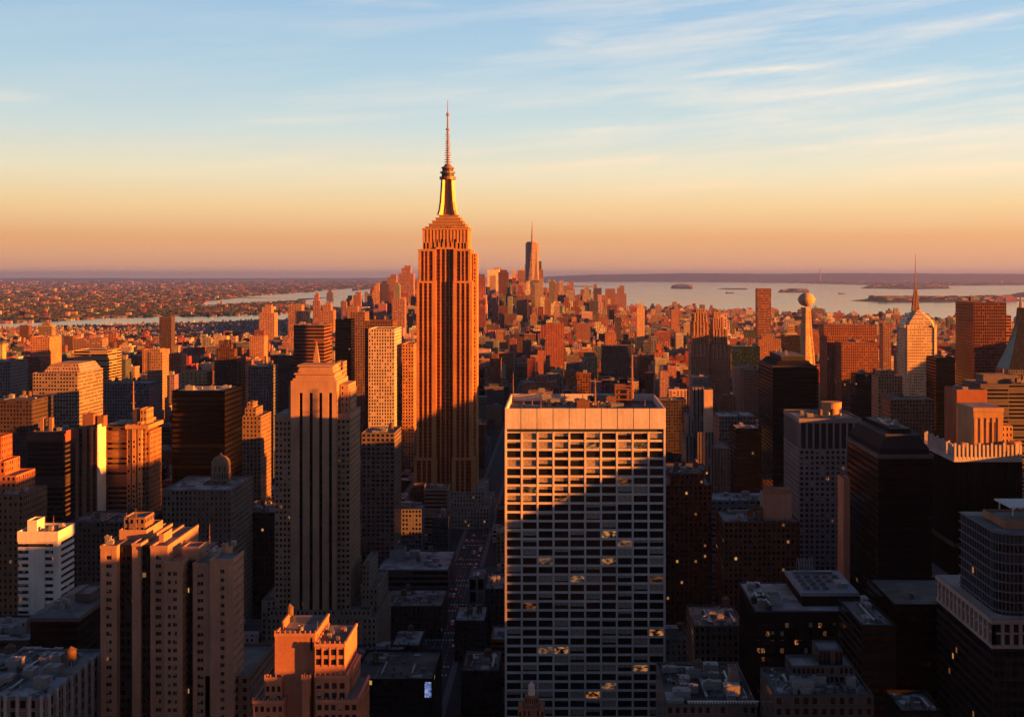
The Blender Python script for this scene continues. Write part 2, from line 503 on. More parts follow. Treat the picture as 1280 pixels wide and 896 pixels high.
def pane_mesh(side, w, h, mat):
    k = (side, round(w, 2), round(h, 2), mat)
    if k not in PANES:
        PANES[k] = pane_mb([(side, 0, 0, w, h, 0)]).mesh('window', mat)
    return PANES[k]


def pane_mb(ws):
    m = MB()
    for side, a, z, w, h, p in ws:
        if side == 'F':
            q = [(a - w / 2, p, z - h / 2), (a + w / 2, p, z - h / 2), (a + w / 2, p, z + h / 2), (a - w / 2, p, z + h / 2)]
        elif side == 'R':
            q = [(p, a - w / 2, z - h / 2), (p, a + w / 2, z - h / 2), (p, a + w / 2, z + h / 2), (p, a - w / 2, z + h / 2)]
        else:
            q = [(p, a + w / 2, z - h / 2), (p, a - w / 2, z - h / 2), (p, a - w / 2, z + h / 2), (p, a + w / 2, z + h / 2)]
        m.face(q, BLACK, NOWIN, [(0, 0), (1, 0), (1, 1), (0, 1)])
    return m


def put_windows(root, wins, mat='glass', keep=100):
    """the windows that show largest are parts of their own, those below them one mass"""
    def seen(w):
        side, a, z, ww, hh, p = w
        x, y = (a, p) if side == 'F' else (p, a)
        vis = 0 if spy(z, y) > 900 or not (-5 < spx(x, y) < 1285) else 1
        fs = 1.0 if side == 'F' else .35
        return (vis, ww * hh * fs / (y * y) + z * 1e-9)
    ws = sorted(wins, key=seen, reverse=True)
    L = Vector(root.location)
    for side, a, z, w, h, p in ws[:keep]:
        o = bpy.data.objects.new('window', pane_mesh(side, w, h, mat)); C.objects.link(o); o.parent = root
        o.location = Vector(((a, p, z) if side == 'F' else (p, a, z))) - L
    if len(ws) > keep:
        o = pane_mb(ws[keep:]).build('window_rows', mat, root); o['kind'] = 'stuff'


def roof_on(root, x0, x1, y0, y1, z, mat='roof', th=.45, par=1.1):
    r = MB(); r.plane(x0 + th, x1 - th, y0 + th, y1 - th, z - par)
    return r.build('roof', mat, root)


def claim(x0, x1, y0, y1, z, m=5):
    FOOT.append((x0 - m, x1 + m, y0 - m, y1 + m)); SOLID.append((x0, x1, y0, y1, z))


HERO = []


def tower(name, label, short, xl, xr, yt, D, L, tint, win=NOWIN, roof='roof', n=3, tiers=(), z0=0.0, cat='tower', ph=None, tank=.2, par=1.1):
    """a building given by where its front face stands: edges, top and distance, then metres"""
    x0, x1, z = wx(xl, D), wx(xr, D), wz(yt, D)
    root = thing(name, label, cat, ((x0 + x1) / 2, D + L / 2, 0), short, z)
    m = MB(); m.shell(x0, x1, D, D + L, z0, z, tint, win, par); m.build('wall', FM, root)
    roof_on(root, x0, x1, D, D + L, z, roof, par=par)
    claim(x0, x1, D, D + L, z)
    cx0, cx1, cy0, cy1, cz = x0, x1, D, D + L, z
    for (a, b, yy, f, g) in tiers:                 # setbacks: edges and top by sight at the tier's own front
        d = D + f; p0, p1, zz = wx(a, d), wx(b, d), wz(yy, d)
        t = MB(); t.shell(p0, p1, d, D + L - g, cz - par, zz, tint, win, .9); o = t.build('setback', FM, root)
        q = roof_on(root, p0, p1, d, D + L - g, zz, roof, par=.9); q.parent = o
        SOLID.append((p0, p1, d, D + L - g, zz))
        cx0, cx1, cy0, cy1, cz = p0, p1, d, D + L - g, zz; par = .9
    if ph:
        fx0, fx1, fy0, fy1, hh = ph
        penthouse(root, cx0 + (cx1 - cx0) * fx0, cx0 + (cx1 - cx0) * fx1, cy0 + (cy1 - cy0) * fy0, cy0 + (cy1 - cy0) * fy1, cz - par, cz + hh, tint)
    clutter(root, cx0 + .8, cx1 - .8, cy0 + .8, cy1 - .8, cz - par, n, rng, tank)
    if D < 960 and n > 3:
        for k in range(int(n * 2.2)):
            x, y = rng.uniform(cx0 + 1.5, cx1 - 1.5), rng.uniform(cy0 + 1.5, cy1 - 1.5); g = MB(); q = rng.uniform(.25, .6); hh = rng.uniform(.7, 1.7)
            if rng.random() < .5:
                g.cyl(x, y, cz - par, cz - par + hh, q * .6, q * .6, GREY, 8); g.cyl(x, y, cz - par + hh, cz - par + hh + .3, q, q * .7, GREY, 8)
            else:
                g.box(x - q, x + q, y - q * 1.6, y + q * 1.6, cz - par, cz - par + hh, GREY)
            g.build('vent', rng.choice(['grey_box', 'steel', 'darksteel']), root)
        for k in range(2):
            x, y = rng.uniform(cx0 + 2, cx1 - 2), rng.uniform(cy0 + 3, cy1 - 3); g = MB()
            L_ = rng.uniform(6, 14)
            g.bar((x, y - L_ / 2, cz - par + .3), (x, y + L_ / 2, cz - par + .3), .12, GREY); g.build('pipe', 'steel', root)
        for k in range(4):
            x, y = rng.uniform(cx0 + 1, cx1 - 8), rng.uniform(cy0 + 1, cy1 - 8); g = MB(); g.box(x, x + rng.uniform(3, 7), y, y + rng.uniform(3, 7), cz - par, cz - par + .06 + .02 * k, GREY)
            g.build('roof_deck', rng.choice(['roof_pale', 'roof_dark', 'roof', 'grey_box']), root)
    return root, (x0, x1, D, D + L, z)

# ------------------------------------------------------------------ ground, water, far land
def sheet(name, pts, z, mat):
    m = MB(); m.face([(x, y, z) for x, y in pts], GREY); return structure(m.build(name, mat))


def gp(px, py):                                  # a point of the ground plane, from a map drawn by sight
    d = H * F / (py - PY); return ((px - PX) * d / F, d)


def ground_material(name, a, c, scale, rough=.9):
    m, t, b = newmat(name)
    geo = t.n('ShaderNodeNewGeometry').outputs['Position']
    n = t.noise(geo, scale, 6, .7)
    t.put(b.inputs['Base Color'], t.ramp(n, [(.35, a), (.65, c)])); b.inputs['Roughness'].default_value = rough
    b.inputs['Specular IOR Level'].default_value = .2
    return m


M['ground'] = ground_material('ground', (.03, .03, .033), (.07, .066, .062), .02)
M['land'] = ground_material('far_land', (.03, .026, .025), (.075, .06, .055), .004)
M['asphalt'] = ground_material('asphalt', (.035, .035, .037), (.055, .055, .056), .25, .8)
M['pavement'] = ground_material('pavement', (.12, .12, .12), (.19, .185, .18), .3, .85)
M['paint'] = plain('road_paint', (.6, .6, .58), .6, 0, .15)
m, t, b = newmat('water')
geo = t.n('ShaderNodeNewGeometry').outputs['Position']
b.inputs['Base Color'].default_value = (.012, .022, .03, 1); b.inputs['Roughness'].default_value = .18
sc = t.n('ShaderNodeMapping'); t.put(sc.inputs[0], geo); sc.inputs['Scale'].default_value = (1, 1, 1)
n1 = t.noise(sc.outputs[0], .02, 4, .6); n2 = t.noise(sc.outputs[0], .0012, 3, .6)
t.put(b.inputs['Roughness'], t.ramp(n2, [(.3, .07), (.7, .16)]))
bp = t.n('ShaderNodeBump'); bp.inputs['Strength'].default_value = .035; bp.inputs['Distance'].default_value = 4.0
t.put(bp.inputs['Height'], n1); t.put(b.inputs['Normal'], bp.outputs[0])
M['water'] = m

R_ = 95000
sheet('ground', [(-R_, -3000), (R_, -3000), (R_, R_), (-R_, R_)], 0, 'land')
sheet('city_ground', [(-6000, -2500), (6000, -2500), (4200, 5200), (2600, 6000), (700, 8600), (-500, 9000), (-2200, 6600), (-6000, 6200)], .4, 'ground')
bay = [gp(*p) for p in ((1700, 418), (1280, 413.5), (1000, 411), (800, 398), (740, 392), (640, 388), (560, 384), (530, 380), (440, 385), (380, 381), (372, 376), (425, 371),
                        (440, 364), (470, 360.5), (520, 357.5), (560, 355.6), (640, 353.6), (690, 352.6), (800, 352.2), (900, 353.0), (1000, 354.2), (1060, 356.0), (1180, 357.5), (1280, 356.5), (1500, 356), (1700, 356))]
sheet('bay_water', bay, 1.2, 'water')
river = [gp(*p) for p in ((-120, 424), (20, 418), (60, 415), (130, 414), (215, 414), (300, 408), (345, 405), (420, 396), (420, 388), (340, 392.5), (260, 395.5), (200, 395.5), (130, 397), (60, 402), (-120, 408))]
sheet('river_water', river, 1.2, 'water')
reach = [gp(*p) for p in ((246, 382.5), (258, 377), (300, 372.5), (372, 373.6), (372, 376), (340, 378), (310, 379), (280, 381))]
sheet('river_reach_water', reach, 1.25, 'water')
reach2 = [gp(*p) for p in ((300, 371.5), (400, 364), (440, 360.5), (440, 364), (425, 371), (372, 373.6), (330, 372.6))]
sheet('upper_reach_water', reach2, 1.22, 'water')


def island(name, pts, z, h, seed):
    """a low island: shore outline, then a lumpy top"""
    r = random.Random(seed); P = [gp(*p) for p in pts]
    cx = sum(p[0] for p in P) / len(P); cy = sum(p[1] for p in P) / len(P)
    Q = []
    for i in range(len(P)):
        a, c = P[i], P[(i + 1) % len(P)]
        for k in range(5):
            f = k / 5; Q.append((a[0] + (c[0] - a[0]) * f, a[1] + (c[1] - a[1]) * f))
    m = MB(); prev = [(x, y) for x, y in Q]; pz = z
    for s, hh in ((.93, .5), (.72, .85), (.4, 1.0)):
        cur = [(cx + (x - cx) * s * r.uniform(.94, 1.04), cy + (y - cy) * s * r.uniform(.94, 1.04)) for x, y in Q]
        n = len(Q)
        zz = z + h * hh
        for i in range(n):
            j = (i + 1) % n
            m.face([(*prev[i], pz), (*prev[j], pz), (*cur[j], zz), (*cur[i], zz)], GREY)
        prev, pz = cur, zz
    m.face([(*p, pz) for p in prev], GREY)
    return structure(m.build(name, 'land'))


island('bay_island', [(838, 361), (866, 361.4), (864, 357.5), (850, 356), (840, 357.5)], 1.5, 40, 1)
island('harbour_island', [(972, 366), (1012, 366), (1010, 362), (990, 361), (975, 362.5)], 1.5, 16, 2)
island('long_island', [(1062, 376), (1110, 378.5), (1200, 378), (1285, 376), (1230, 371.5), (1150, 370.5), (1100, 372.5)], 1.5, 16, 3)
island('east_bay_island', [(1252, 371.5), (1330, 372), (1330, 366.5), (1275, 366)], 1.5, 22, 4)
island('shoal', [(895, 361.8), (935, 362.2), (933, 360.6), (905, 360.4)], 1.5, 5, 5)
island('point', [(1075, 360.6), (1150, 361.8), (1188, 360.8), (1184, 356.5), (1090, 355.4)], 1.5, 26, 6)
island('sandbar', [(700, 358.4), (742, 358.8), (740, 357.6), (712, 357.4)], 1.5, 4, 7)

# far hills: ridges along the horizon
for (nm, y0, prof, sd) in (('hills', 56000, [(560, 349.0), (680, 346.0), (740, 343.3), (860, 341.6), (960, 342.2), (1060, 341.4), (1200, 342.2), (1400, 342.8)], 1),
                           ('hills', 80000, [(-150, 348.2), (0, 347.6), (250, 347.8), (480, 347.4), (620, 347.2), (900, 346.4), (1400, 346.4)], 2)):
    r = random.Random(sd); m = MB(); N = 160; x0, x1 = prof[0][0], prof[-1][0]; rows = []
    for k in range(N + 1):
        px = x0 + (x1 - x0) * k / N
        py = np.interp(px, [p[0] for p in prof], [p[1] for p in prof]) + r.uniform(-.25, .25)
        rows.append((wx(px, y0), max(4, wz(py, y0))))
    dep = y0 * .1
    for k in range(N):
        (xa, za), (xb, zb) = rows[k], rows[k + 1]
        m.face([(xa * .93, y0 * .93, 0), (xb * .93, y0 * .93, 0), (xb, y0, zb), (xa, y0, za)], GREY)
        m.face([(xa, y0, za), (xb, y0, zb), (xb * 1.1, y0 + dep, 0), (xa * 1.1, y0 + dep, 0)], GREY)
    structure(m.build(nm, 'land'))

# the avenue below, its pavements and cross streets
AVX, AVW = -83.0, 15.0
STREETS = [(AVX, AVW)]
for k in (-3, -2, -1, 1, 2, 3, 4, 5):
    STREETS.append((AVX + k * 235, 13))
for i, (x, w) in enumerate(STREETS):
    sheet('avenue_road', [(x - w + 4, 100), (x + w - 4, 100), (x + w - 4, 3200), (x - w + 4, 3200)], .5 + i * .001, 'asphalt')
    for sgn in (-1, 1):
        m = MB(); m.box(min(x + sgn * (w - 4), x + sgn * w), max(x + sgn * (w - 4), x + sgn * w), 100, 3200, .35, .65, GREY)
        structure(m.build('pavement', 'pavement'))
CROSS = [120 + 80 * k for k in range(38)]
for y in CROSS:
    sheet('cross_street', [(-1400, y - 6), (1700, y - 6), (1700, y + 6), (-1400, y + 6)], .54, 'asphalt')
m = MB()
for k in range(3):
    x = AVX - 5.5 + k * 5.5
    for y in range(560, 1500, 9):
        m.plane(x - .12, x + .12, y, y + 3.5, .56)
structure(m.build('lane_marking', 'paint'))
m = MB()
for y in CROSS:
    if 500 < y < 1500:
        for k in range(9):
            for s_ in (-9, 9):
                m.plane(AVX - 10 + k * 2.3, AVX - 10 + k * 2.3 + .9, y + s_ - 1.6, y + s_ + 1.6, .57)
structure(m.build('crossing_marking', 'paint'))

# ------------------------------------------------------------------ the tall limestone tower with the mast
def art_deco_tower():
    D = 1330.0; q = F / D
    X = lambda px: wx(px, D)
    Z = lambda py: wz(py, D)
    root = thing('skyscraper', 'tallest tower, limestone piers and dark window strips, stepped crown and needle mast', 'skyscraper', (X(556), D + 31, 0), 'tallest masted tower', 311)
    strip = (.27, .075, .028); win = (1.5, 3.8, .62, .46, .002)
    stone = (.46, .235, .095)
    PLAINW = (2.6, 3.8, .42, .5, .004)
    # podium
    p = MB(); p.shell(X(500), X(613), D - 22, D + 78, 0, Z(630), (.34, .29, .24), (3.2, 3.9, .45, .55, .03)); o = p.build('podium', FM, root)
    roof_on(root, X(500), X(613), D - 22, D + 78, Z(630)).parent = o
    p = MB(); p.shell(X(507), X(606), D - 10, D + 72, Z(632), Z(612), (.34, .29, .24), (3.2, 3.9, .45, .55, .02)); o = p.build('podium', FM, root)
    roof_on(root, X(507), X(606), D - 10, D + 72, Z(612)).parent = o
    claim(X(500), X(613), D - 22, D + 78, Z(612)); SOLID.append((X(521), X(590), D, D + 60, 311))

    def section(xl, xr, y0, y1, za, zb, piers, name='wall', cap=1.6, pw=.0):
        """dark window strips between stone piers; piers by sight along the front"""
        m = MB(); m.box(xl, xr, y0 + .9, y1, za, zb, strip, win)
        for a, b in piers:
            m.box(a, b, y0, y0 + 1.2, za, zb + .3, stone, bottom=True)
        # stone sides with their own piers
        m.box(xr - .1, xr + .5, y0 + .02, y0 + 5, za, zb + .3, stone); m.box(xr - .1, xr + .5, y1 - 6, y1, za, zb + .3, stone)
        n = max(2, int((y1 - y0) / 7.5))
        for k in range(n):
            yy = y0 + 5 + (y1 - y0 - 11) * k / n
            m.box(xr - .1, xr + .48, yy, yy + (y1 - y0 - 11) / n * .62, za, zb + .25, stone)
        m.box(xl - .5, xl + .1, y0 + .02, y1, za, zb + .3, stone, PLAINW)
        m.box(xl - .2, xr + .2, y0 - .15, y1 + .1, zb - cap, zb + .6, stone, bottom=True)
        return m.build(name, FM, root)

    def piers(edges):
        return [(X(a), X(b)) for a, b in edges]
    lw = [(521, 523.8), (527.6, 529.6), (533.6, 535.6), (539.6, 544.6)]
    ce = [(549.5, 551.4), (555.6, 557.4), (560.6, 561.6)]
    rw = [(566.5, 570.6), (574.4, 576.4), (580.4, 582.4), (586.2, 590)]
    z0, z1, z2, z3, z4 = Z(612) - 1, Z(573), Z(352), Z(312), Z(286)
    # lowest setback
    section(X(518.5), X(545.5), D - 4, D + 62, z0, z1, piers([(518.5, 521.5), (526.5, 528.5), (532.8, 534.8), (539.5, 545.5)]))
    section(X(565.5), X(593), D - 4, D + 62, z0, z1, piers([(565.5, 570), (574.2, 576.2), (580.4, 582.4), (589, 593)]))
    # main shaft: two wings and the recessed middle
    section(X(521), X(544.6), D, D + 62, z1 - 1, z2, piers(lw))
    section(X(566.5), X(590), D, D + 62, z1 - 1, z2, piers(rw))
    section(X(544.6), X(566.5), D + 3.5, D + 60, z0, z3 + 2, piers(ce))
    # upper shaft
    section(X(523.3), X(544.0), D + 1.5, D + 57, z2 - 1, z3, piers([(523.3, 526), (529.3, 530.8), (533.9, 535.4), (540.5, 544.0)]))
    section(X(567.0), X(587.6), D + 1.5, D + 57, z2 - 1, z3, piers([(567, 570.5), (575.2, 576.7), (579.8, 581.3), (584.9, 587.6)]))
    # projecting bay on the sunny side
    m = MB(); m.box(X(589.5), X(589.5) + 4.2, D + 16, D + 46, z0, z3 - 4, stone, (4.5, 3.8, .28, .55, .0)); m.build('bay', FM, root)
    # top block with the eagle-height openings
    m = MB(); m.box(X(527.8), X(584.5), D + 5, D + 52, z3 - 1, z4, stone)
    for a in (530, 534.2, 541, 546, 551.5, 557, 562.5, 568, 573, 577.5, 581):
        m.box(X(a) - .75, X(a) + .75, D + 4.9, D + 5.2, z3 + 1, z3 + (11 if 540 < a < 570 else 7), BLACK, bottom=True)
    for k in range(14):
        xx = X(528.6) + k * (X(583.6) - X(528.6)) / 13
        m.box(xx - .35, xx + .35, D + 4.6, D + 5.05, z3 + 8, z4 + .5, stone, bottom=True)
    m.box(X(527), X(585.2), D + 4.2, D + 53, z4 - 1, z4 + .8, stone, bottom=True)
    m.build('crown', FM, root)
    zt = z4 + .8; zz = [Z(283), Z(279), Z(275), Z(271), Z(267.5)]
    for k, z in enumerate(zz):
        a, b = 531 + k * 3.9, 584 - k * 3.4
        m = MB(); f = 7 + k * 3.5
        m.box(X(a), X(b), D + f, D + 52 - k * 3.5, zt, z - .9, (.30, .21, .14), (1.6, 6, .4, .6, 0))
        m.box(X(a) - .7, X(b) + .7, D + f - .7, D + 52.7 - k * 3.5, z - .9, z, stone, bottom=True)
        m.build('crown_tier', FM, root); zt = z
    cx, cy = X(556.6), D + 29
    # mooring mast: round core, four metal wings flaring at the foot
    def ring(z0, z1, r0, r1, mat, name, tint=STONE, n=16):
        g = MB(); g.cyl(cx, cy, z0, z1, r0, r1, tint, n); return g.build(name, mat, root)
    zb, zm = Z(267.5), Z(222)
    g = MB()
    for a, b, r0, r1 in ((zb, zb + 9, 7.6, 6.3), (zb + 9, zb + 22, 6.3, 5.5), (zb + 22, zm, 5.5, 5.2)):
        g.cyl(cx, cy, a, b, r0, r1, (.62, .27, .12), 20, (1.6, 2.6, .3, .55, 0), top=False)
    g.build('mast_core', FM, root)
    for ang in (45, 135, 225, 315):
        g = MB(); ca, sa = math.cos(math.radians(ang)), math.sin(math.radians(ang))
        prof = [(zb, 13.6), (zb + 5, 11.6), (zb + 14, 10.0), (zb + 26, 8.9), (zm - 1, 8.2), (zm + 1, 6.5)]
        wd = 1.5
        for (a, ra), (b, rb) in zip(prof, prof[1:]):
            lo = [(cx + ca * 3 - sa * wd, cy + sa * 3 + ca * wd), (cx + ca * 3 + sa * wd, cy + sa * 3 - ca * wd), (cx + ca * ra + sa * wd, cy + sa * ra - ca * wd), (cx + ca * ra - sa * wd, cy + sa * ra + ca * wd)]
            hi = [(cx + ca * 3 - sa * wd, cy + sa * 3 + ca * wd), (cx + ca * 3 + sa * wd, cy + sa * 3 - ca * wd), (cx + ca * rb + sa * wd, cy + sa * rb - ca * wd), (cx + ca * rb - sa * wd, cy + sa * rb + ca * wd)]
            g.prism(lo[::-1][::-1], hi, a, b, STONE)
        g.build('mast_wing', 'mastglass', root)
    ring(zm, Z(218.5), 8.6, 8.8, 'mast', 'collar'); ring(Z(218.5), Z(214), 6.6, 6.6, 'darksteel', 'lantern'); ring(Z(214), Z(212), 8.2, 8.0, 'mast', 'collar')
    ring(Z(212), Z(208), 6.0, 5.8, 'darksteel', 'lantern'); ring(Z(208), Z(206), 7.0, 6.4, 'mast', 'collar'); ring(Z(206), Z(202), 5.0, 2.6, 'mast', 'cone')
    # antenna: lattice lower part, then needle
    g = MB(); z = Z(202); k = 0
    while z < Z(160):
        r = 2.3 - 1.1 * (z - Z(202)) / (Z(160) - Z(202)); g.cyl(cx, cy, z, z + 1.6, r * .55, r * .5, STONE, 8); g.cyl(cx, cy, z + 1.6, z + 2.4, r * (1.45 if k % 3 == 0 else 1.05), r * 1.2, STONE, 8)
        for q_ in range(4):
            an = q_ * math.pi / 2 + k * .4; g.bar((cx + r * .5 * math.cos(an), cy + r * .5 * math.sin(an), z + 1.9), (cx + r * 1.9 * math.cos(an), cy + r * 1.9 * math.sin(an), z + 1.7), .22, STONE)
        z += 2.4; k += 1
    g.cyl(cx, cy, Z(160), Z(140), .95, .75, STONE, 8); g.cyl(cx, cy, Z(159), Z(157), 2.0, 2.0, STONE, 8); g.cyl(cx, cy, Z(141), Z(137), 1.6, 1.4, STONE, 8); g.cyl(cx, cy, Z(140), Z(121), .55, .25, STONE, 6)
    g.build('antenna', 'mast', root)
    for k in range(16):
        x = X(529) + (X(586) - X(529)) * rng.random(); g = MB()
        g.bar((x, D + 5.5, z4), (x, D + 5.5, z4 + rng.uniform(1.5, 5)), .12, STONE); g.build('aerial', 'mast', root)
    return root


art_deco_tower()


# ------------------------------------------------------------------ the white grid tower in the middle
def grid_tower():
    D = 672.0; x0, x1, z = wx(631, D), wx(832, D), wz(510.5, D); y1 = D + 84
    root = thing('office_tower', 'broad white grid office tower, sunset lighting only its top, plant on flat roof', 'tower', ((x0 + x1) / 2, D + 42, 0), 'white grid tower', z)
    frame = (.61, .58, .55)
    m = MB(); wins = []
    zb = wz(536, D)                                # foot of the blank band
    m.box(x0 + .9, x1 - .9, D + .9, y1 - .9, 0, zb + 1, (.05, .05, .055), top=False)
    nf = 38
    ztop = zb - 1.6
    facade_grid(m, wins, 'F', x0 + .6, x1 - .6, 0, ztop, D + .9, 10, nf, 1.0, 1.15, .85, frame, 0)
    facade_grid(m, [], 'R', D + .6, y1 - .6, 0, ztop, x1 - .9, 10, nf, 1.0, 1.15, .85, frame)
    facade_grid(m, [], 'L', D + .6, y1 - .6, 0, ztop, x0 + .9, 10, nf, 1.0, 1.15, .85, frame)
    for cx in (x0, x1 - 1.0):
        m.box(cx, cx + 1.0, D - .1, D + 1.0, 0, zb, frame)
    m.build('wall', FM, root)
    # blank top band of ten panels with open joints, parapet behind
    cw = (x1 - x0) / 10
    for k in range(10):
        g = MB(); g.box(x0 + k * cw + .16, x0 + (k + 1) * cw - .16, D - .2, D + .7, zb, z, frame, bottom=True); g.build('top_panel', FM, root)
    g = MB(); g.box(x0 + .3, x1 - .3, D + .7, D + 1.0, zb, z - .1, BLACK, bottom=True)
    g.box(x0 - .1, x0 + .8, D + .75, y1, zb, z, frame, bottom=True); g.box(x1 - .8, x1 + .1, D + .75, y1, zb, z, frame, bottom=True); g.box(x0 + .8, x1 - .8, y1 - .9, y1 - .05, zb, z, frame, bottom=True)
    g.build('parapet', FM, root)
    zr = z - 4.2
    r = MB(); r.plane(x0 + .8, x1 - .8, D + 1, y1 - .9, zr); r.build('roof', 'roof_dark', root)
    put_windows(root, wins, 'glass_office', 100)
    claim(x0, x1, D, y1, z)
    # roof plant: rails for the cleaning cradle, ducts, boxes, fans, a framed tower and three masts
    for (xa, ya, xb, yb) in ((8, 8, 76, 8), (8, 74, 76, 74), (8, 8, 8, 74), (76, 8, 76, 74), (20, 30, 64, 30), (20, 52, 64, 52)):
        g = MB(); g.bar((x0 + xa, D + ya, zr + .5), (x0 + xb, D + yb, zr + .5), .35, STONE); g.build('roof_rail', 'rust', root)
    rr = random.Random(3)
    for k in range(12):
        mech_box(root, x0 + rr.uniform(12, 72), D + rr.uniform(14, 76), zr, rr.uniform(3, 9), rr.uniform(3, 8), rr.uniform(2, 6.0), rr.choice(['grey_box', 'rust', 'darksteel']))
    for k in range(8):
        fan_unit(root, x0 + 24 + k * 4.6, D + 44, zr, 1.8, 3.4)
    for k in range(5):
        duct(root, x0 + 15 + 4 * k, D + 20 + k * 9, x0 + 50 + 3 * k, D + 20 + k * 9, zr, 1.5)
    fx, fy, s = wx(779, D + 66), D + 66, 4.6
    g = MB()
    zt = z + 6.5
    for a in (-s, s):
        for b_ in (-s, s):
            g.bar((fx + a, fy + b_, zr), (fx + a, fy + b_, zt), .45, STONE)
    for lv in (zr + 3, zr + 6, zr + 9, zt):
        for a in (-s, s):
            g.bar((fx - s, fy + a, lv), (fx + s, fy + a, lv), .35, STONE); g.bar((fx + a, fy - s, lv), (fx + a, fy + s, lv), .35, STONE)
    g.box(fx - s * .7, fx + s * .7, fy - s * .7, fy + s * .7, zr, zt - 2, STONE)
    g.build('plant_frame', 'rust', root)
    antenna(root, wx(790, D + 70), D + 70, zr, wz(443, D + 70), 1.0); antenna(root, wx(744, D + 40), D + 40, zr, wz(477, D + 40), .6)
    antenna(root, wx(641.5, D + 80), D + 80, zr, wz(466, D + 80), .3); antenna(root, wx(817, D + 78), D + 78, zr, wz(470, D + 78), .3)
    for k in range(9):
        antenna(root, x0 + 8 + rr.random() * 68, D + 20 + rr.random() * 60, zr, z + rr.uniform(.5, 3.0), .22)


grid_tower()


# ------------------------------------------------------------------ the tan tower with dark stripes
def striped_tower():
    D = 800.0; X = lambda p, d=D: wx(p, d); Z = lambda p, d=D: wz(p, d)
    st = (.43, .28, .19)
    root = thing('stone_tower', 'tan stone tower with four dark window stripes and stepped sunlit crown', 'tower', (X(395), D + 25, 0), 'tan striped tower', Z(457))
    # centre shaft
    m = MB(); zs, zt, zb = Z(491), Z(476), Z(763)
    x0, x1 = X(363.5), X(421)
    m.box(x0 + .3, x1 - .3, D + 1.1, D + 42, 0, zt - .5, (.02, .018, .02), (2.2, 3.6, .9, .6, .002))
    for a, b in ((363.5, 374.2), (378.2, 386.8), (390.8, 398.8), (402.8, 411.0), (415.0, 421)):
        m.box(X(a), X(b), D, D + 1.3, 0, zs + .4, st, bottom=True)
    m.box(x0, x1, D + .02, D + 42, zs, zt, st)
    m.box(x1 - .35, x1, D + .05, D + 42, 0, zs + .3, st, (3.0, 3.6, .34, .5, 0)); m.box(x0, x0 + .3, D + .05, D + 42, 0, zs + .3, st, (3.2, 3.6, .34, .5, 0))
    m.build('shaft', FM, root)
    # crown: stepped shoulders, then two ledges and the cap
    for (a, b, yt, f, e, ledge) in ((366, 419.5, 473, 1.5, 36, 0), (369.5, 418, 466.5, 3.5, 32, .8), (373, 416.5, 462, 5, 30, .2), (374, 416, 456.5, 6, 28, 1.0)):
        g = MB(); d = D + f; g.box(X(a, d), X(b, d), d, D + e, zt - 1, Z(yt, d), st)
        if ledge:
            g.box(X(a, d) - ledge, X(b, d) + ledge, d - ledge, D + e + ledge, Z(yt, d) - .8, Z(yt, d) + .2, st, bottom=True)
        g.build('crown_tier', FM, root)
    for k, (a, w, yt) in enumerate(((422.5, 5, 482), (427.5, 3.4, 489), (363.5, -4, 484))):     # buttress steps beside the crown
        g = MB(); xx = X(a); lo, hi = min(xx, xx + w), max(xx, xx + w)
        g.box(lo, hi, D + 9 + 2 * k, D + 38 - 3 * k, 0, Z(yt), st, (3.2, 3.6, .34, .5, 0)); g.build('setback', FM, root)
    wins = []
    # side wings with paired windows
    for (a, b, yt, f, e, nb) in ((343.5, 363.6, 519, 4, 40, 4), (420.8, 437.5, 517, 5, 47, 3)):
        d = D + f; g = MB(); xa, xb, z = X(a, d), X(b, d), Z(yt, d)
        g.box(xa + .5, xb - .5, d + .5, D + e - .5, 0, z - 1, st, NOWIN)
        nfl = int((z - 50) / 3.55); zl = 50
        facade_grid(g, wins, 'F', xa, xb, zl, z - 3.2, d + .5, nb, nfl, 1.05, 1.75, .45, st)
        facade_grid(g, wins, 'R', d + .2, D + e, zl, z - 3.2, xb - .5, 10, nfl, 1.75, 1.75, .45, st)
        g.box(xa - .1, xb + .1, d - .1, D + e + .1, z - 3.2, z - .4, st, bottom=True); g.box(xa - .3, xb + .3, d - .3, D + e + .3, z - .4, z + .3, st, bottom=True)
        g.box(xa, xb, d + .1, D + e, 0, zl, st, (2.6, 3.55, .4, .5, 0))
        o = g.build('wing', FM, root)
        r = MB(); r.plane(xa + .2, xb - .2, d + .2, D + e - .2, z + .34); r.build('roof', 'roof', root).parent = o
    put_windows(root, wins, 'glass', 100)
    penthouse(root, X(425, 820), X(434, 820), 818, 832, Z(519), Z(508.5, 818), st)
    # base with setbacks
    for (a, b, yt, f, e) in ((337, 463, 762, -4, 56), (334, 470, 772, -9, 60), (452, 472, 735, 8, 58), (453, 462, 705, 12, 50), (327, 345, 750, 5, 50)):
        d = D + f; g = MB(); g.shell(X(a, d), X(b, d), d, D + e, 0, Z(yt, d), (.30, .225, .175), (2.7, 3.6, .42, .52, .004)); o = g.build('base_tier', FM, root)
        roof_on(root, X(a, d), X(b, d), d, D + e, Z(yt, d)).parent = o
    # piers on the base
    g = MB()
    for k in range(9):
        a = 368 + k * 10.4; d = D - 9
        g.box(X(a, d) - .7, X(a, d) + .7, d - .8, d + .1, 0, Z(775, d), (.36, .27, .2), bottom=True)
    g.build('base_pier', FM, root)
    claim(X(334), X(470), D - 9, D + 60, Z(762)); SOLID.append((X(343), X(437), D, D + 45, Z(517))); SOLID.append((x0, x1, D, D + 42, Z(470)))


striped_tower()


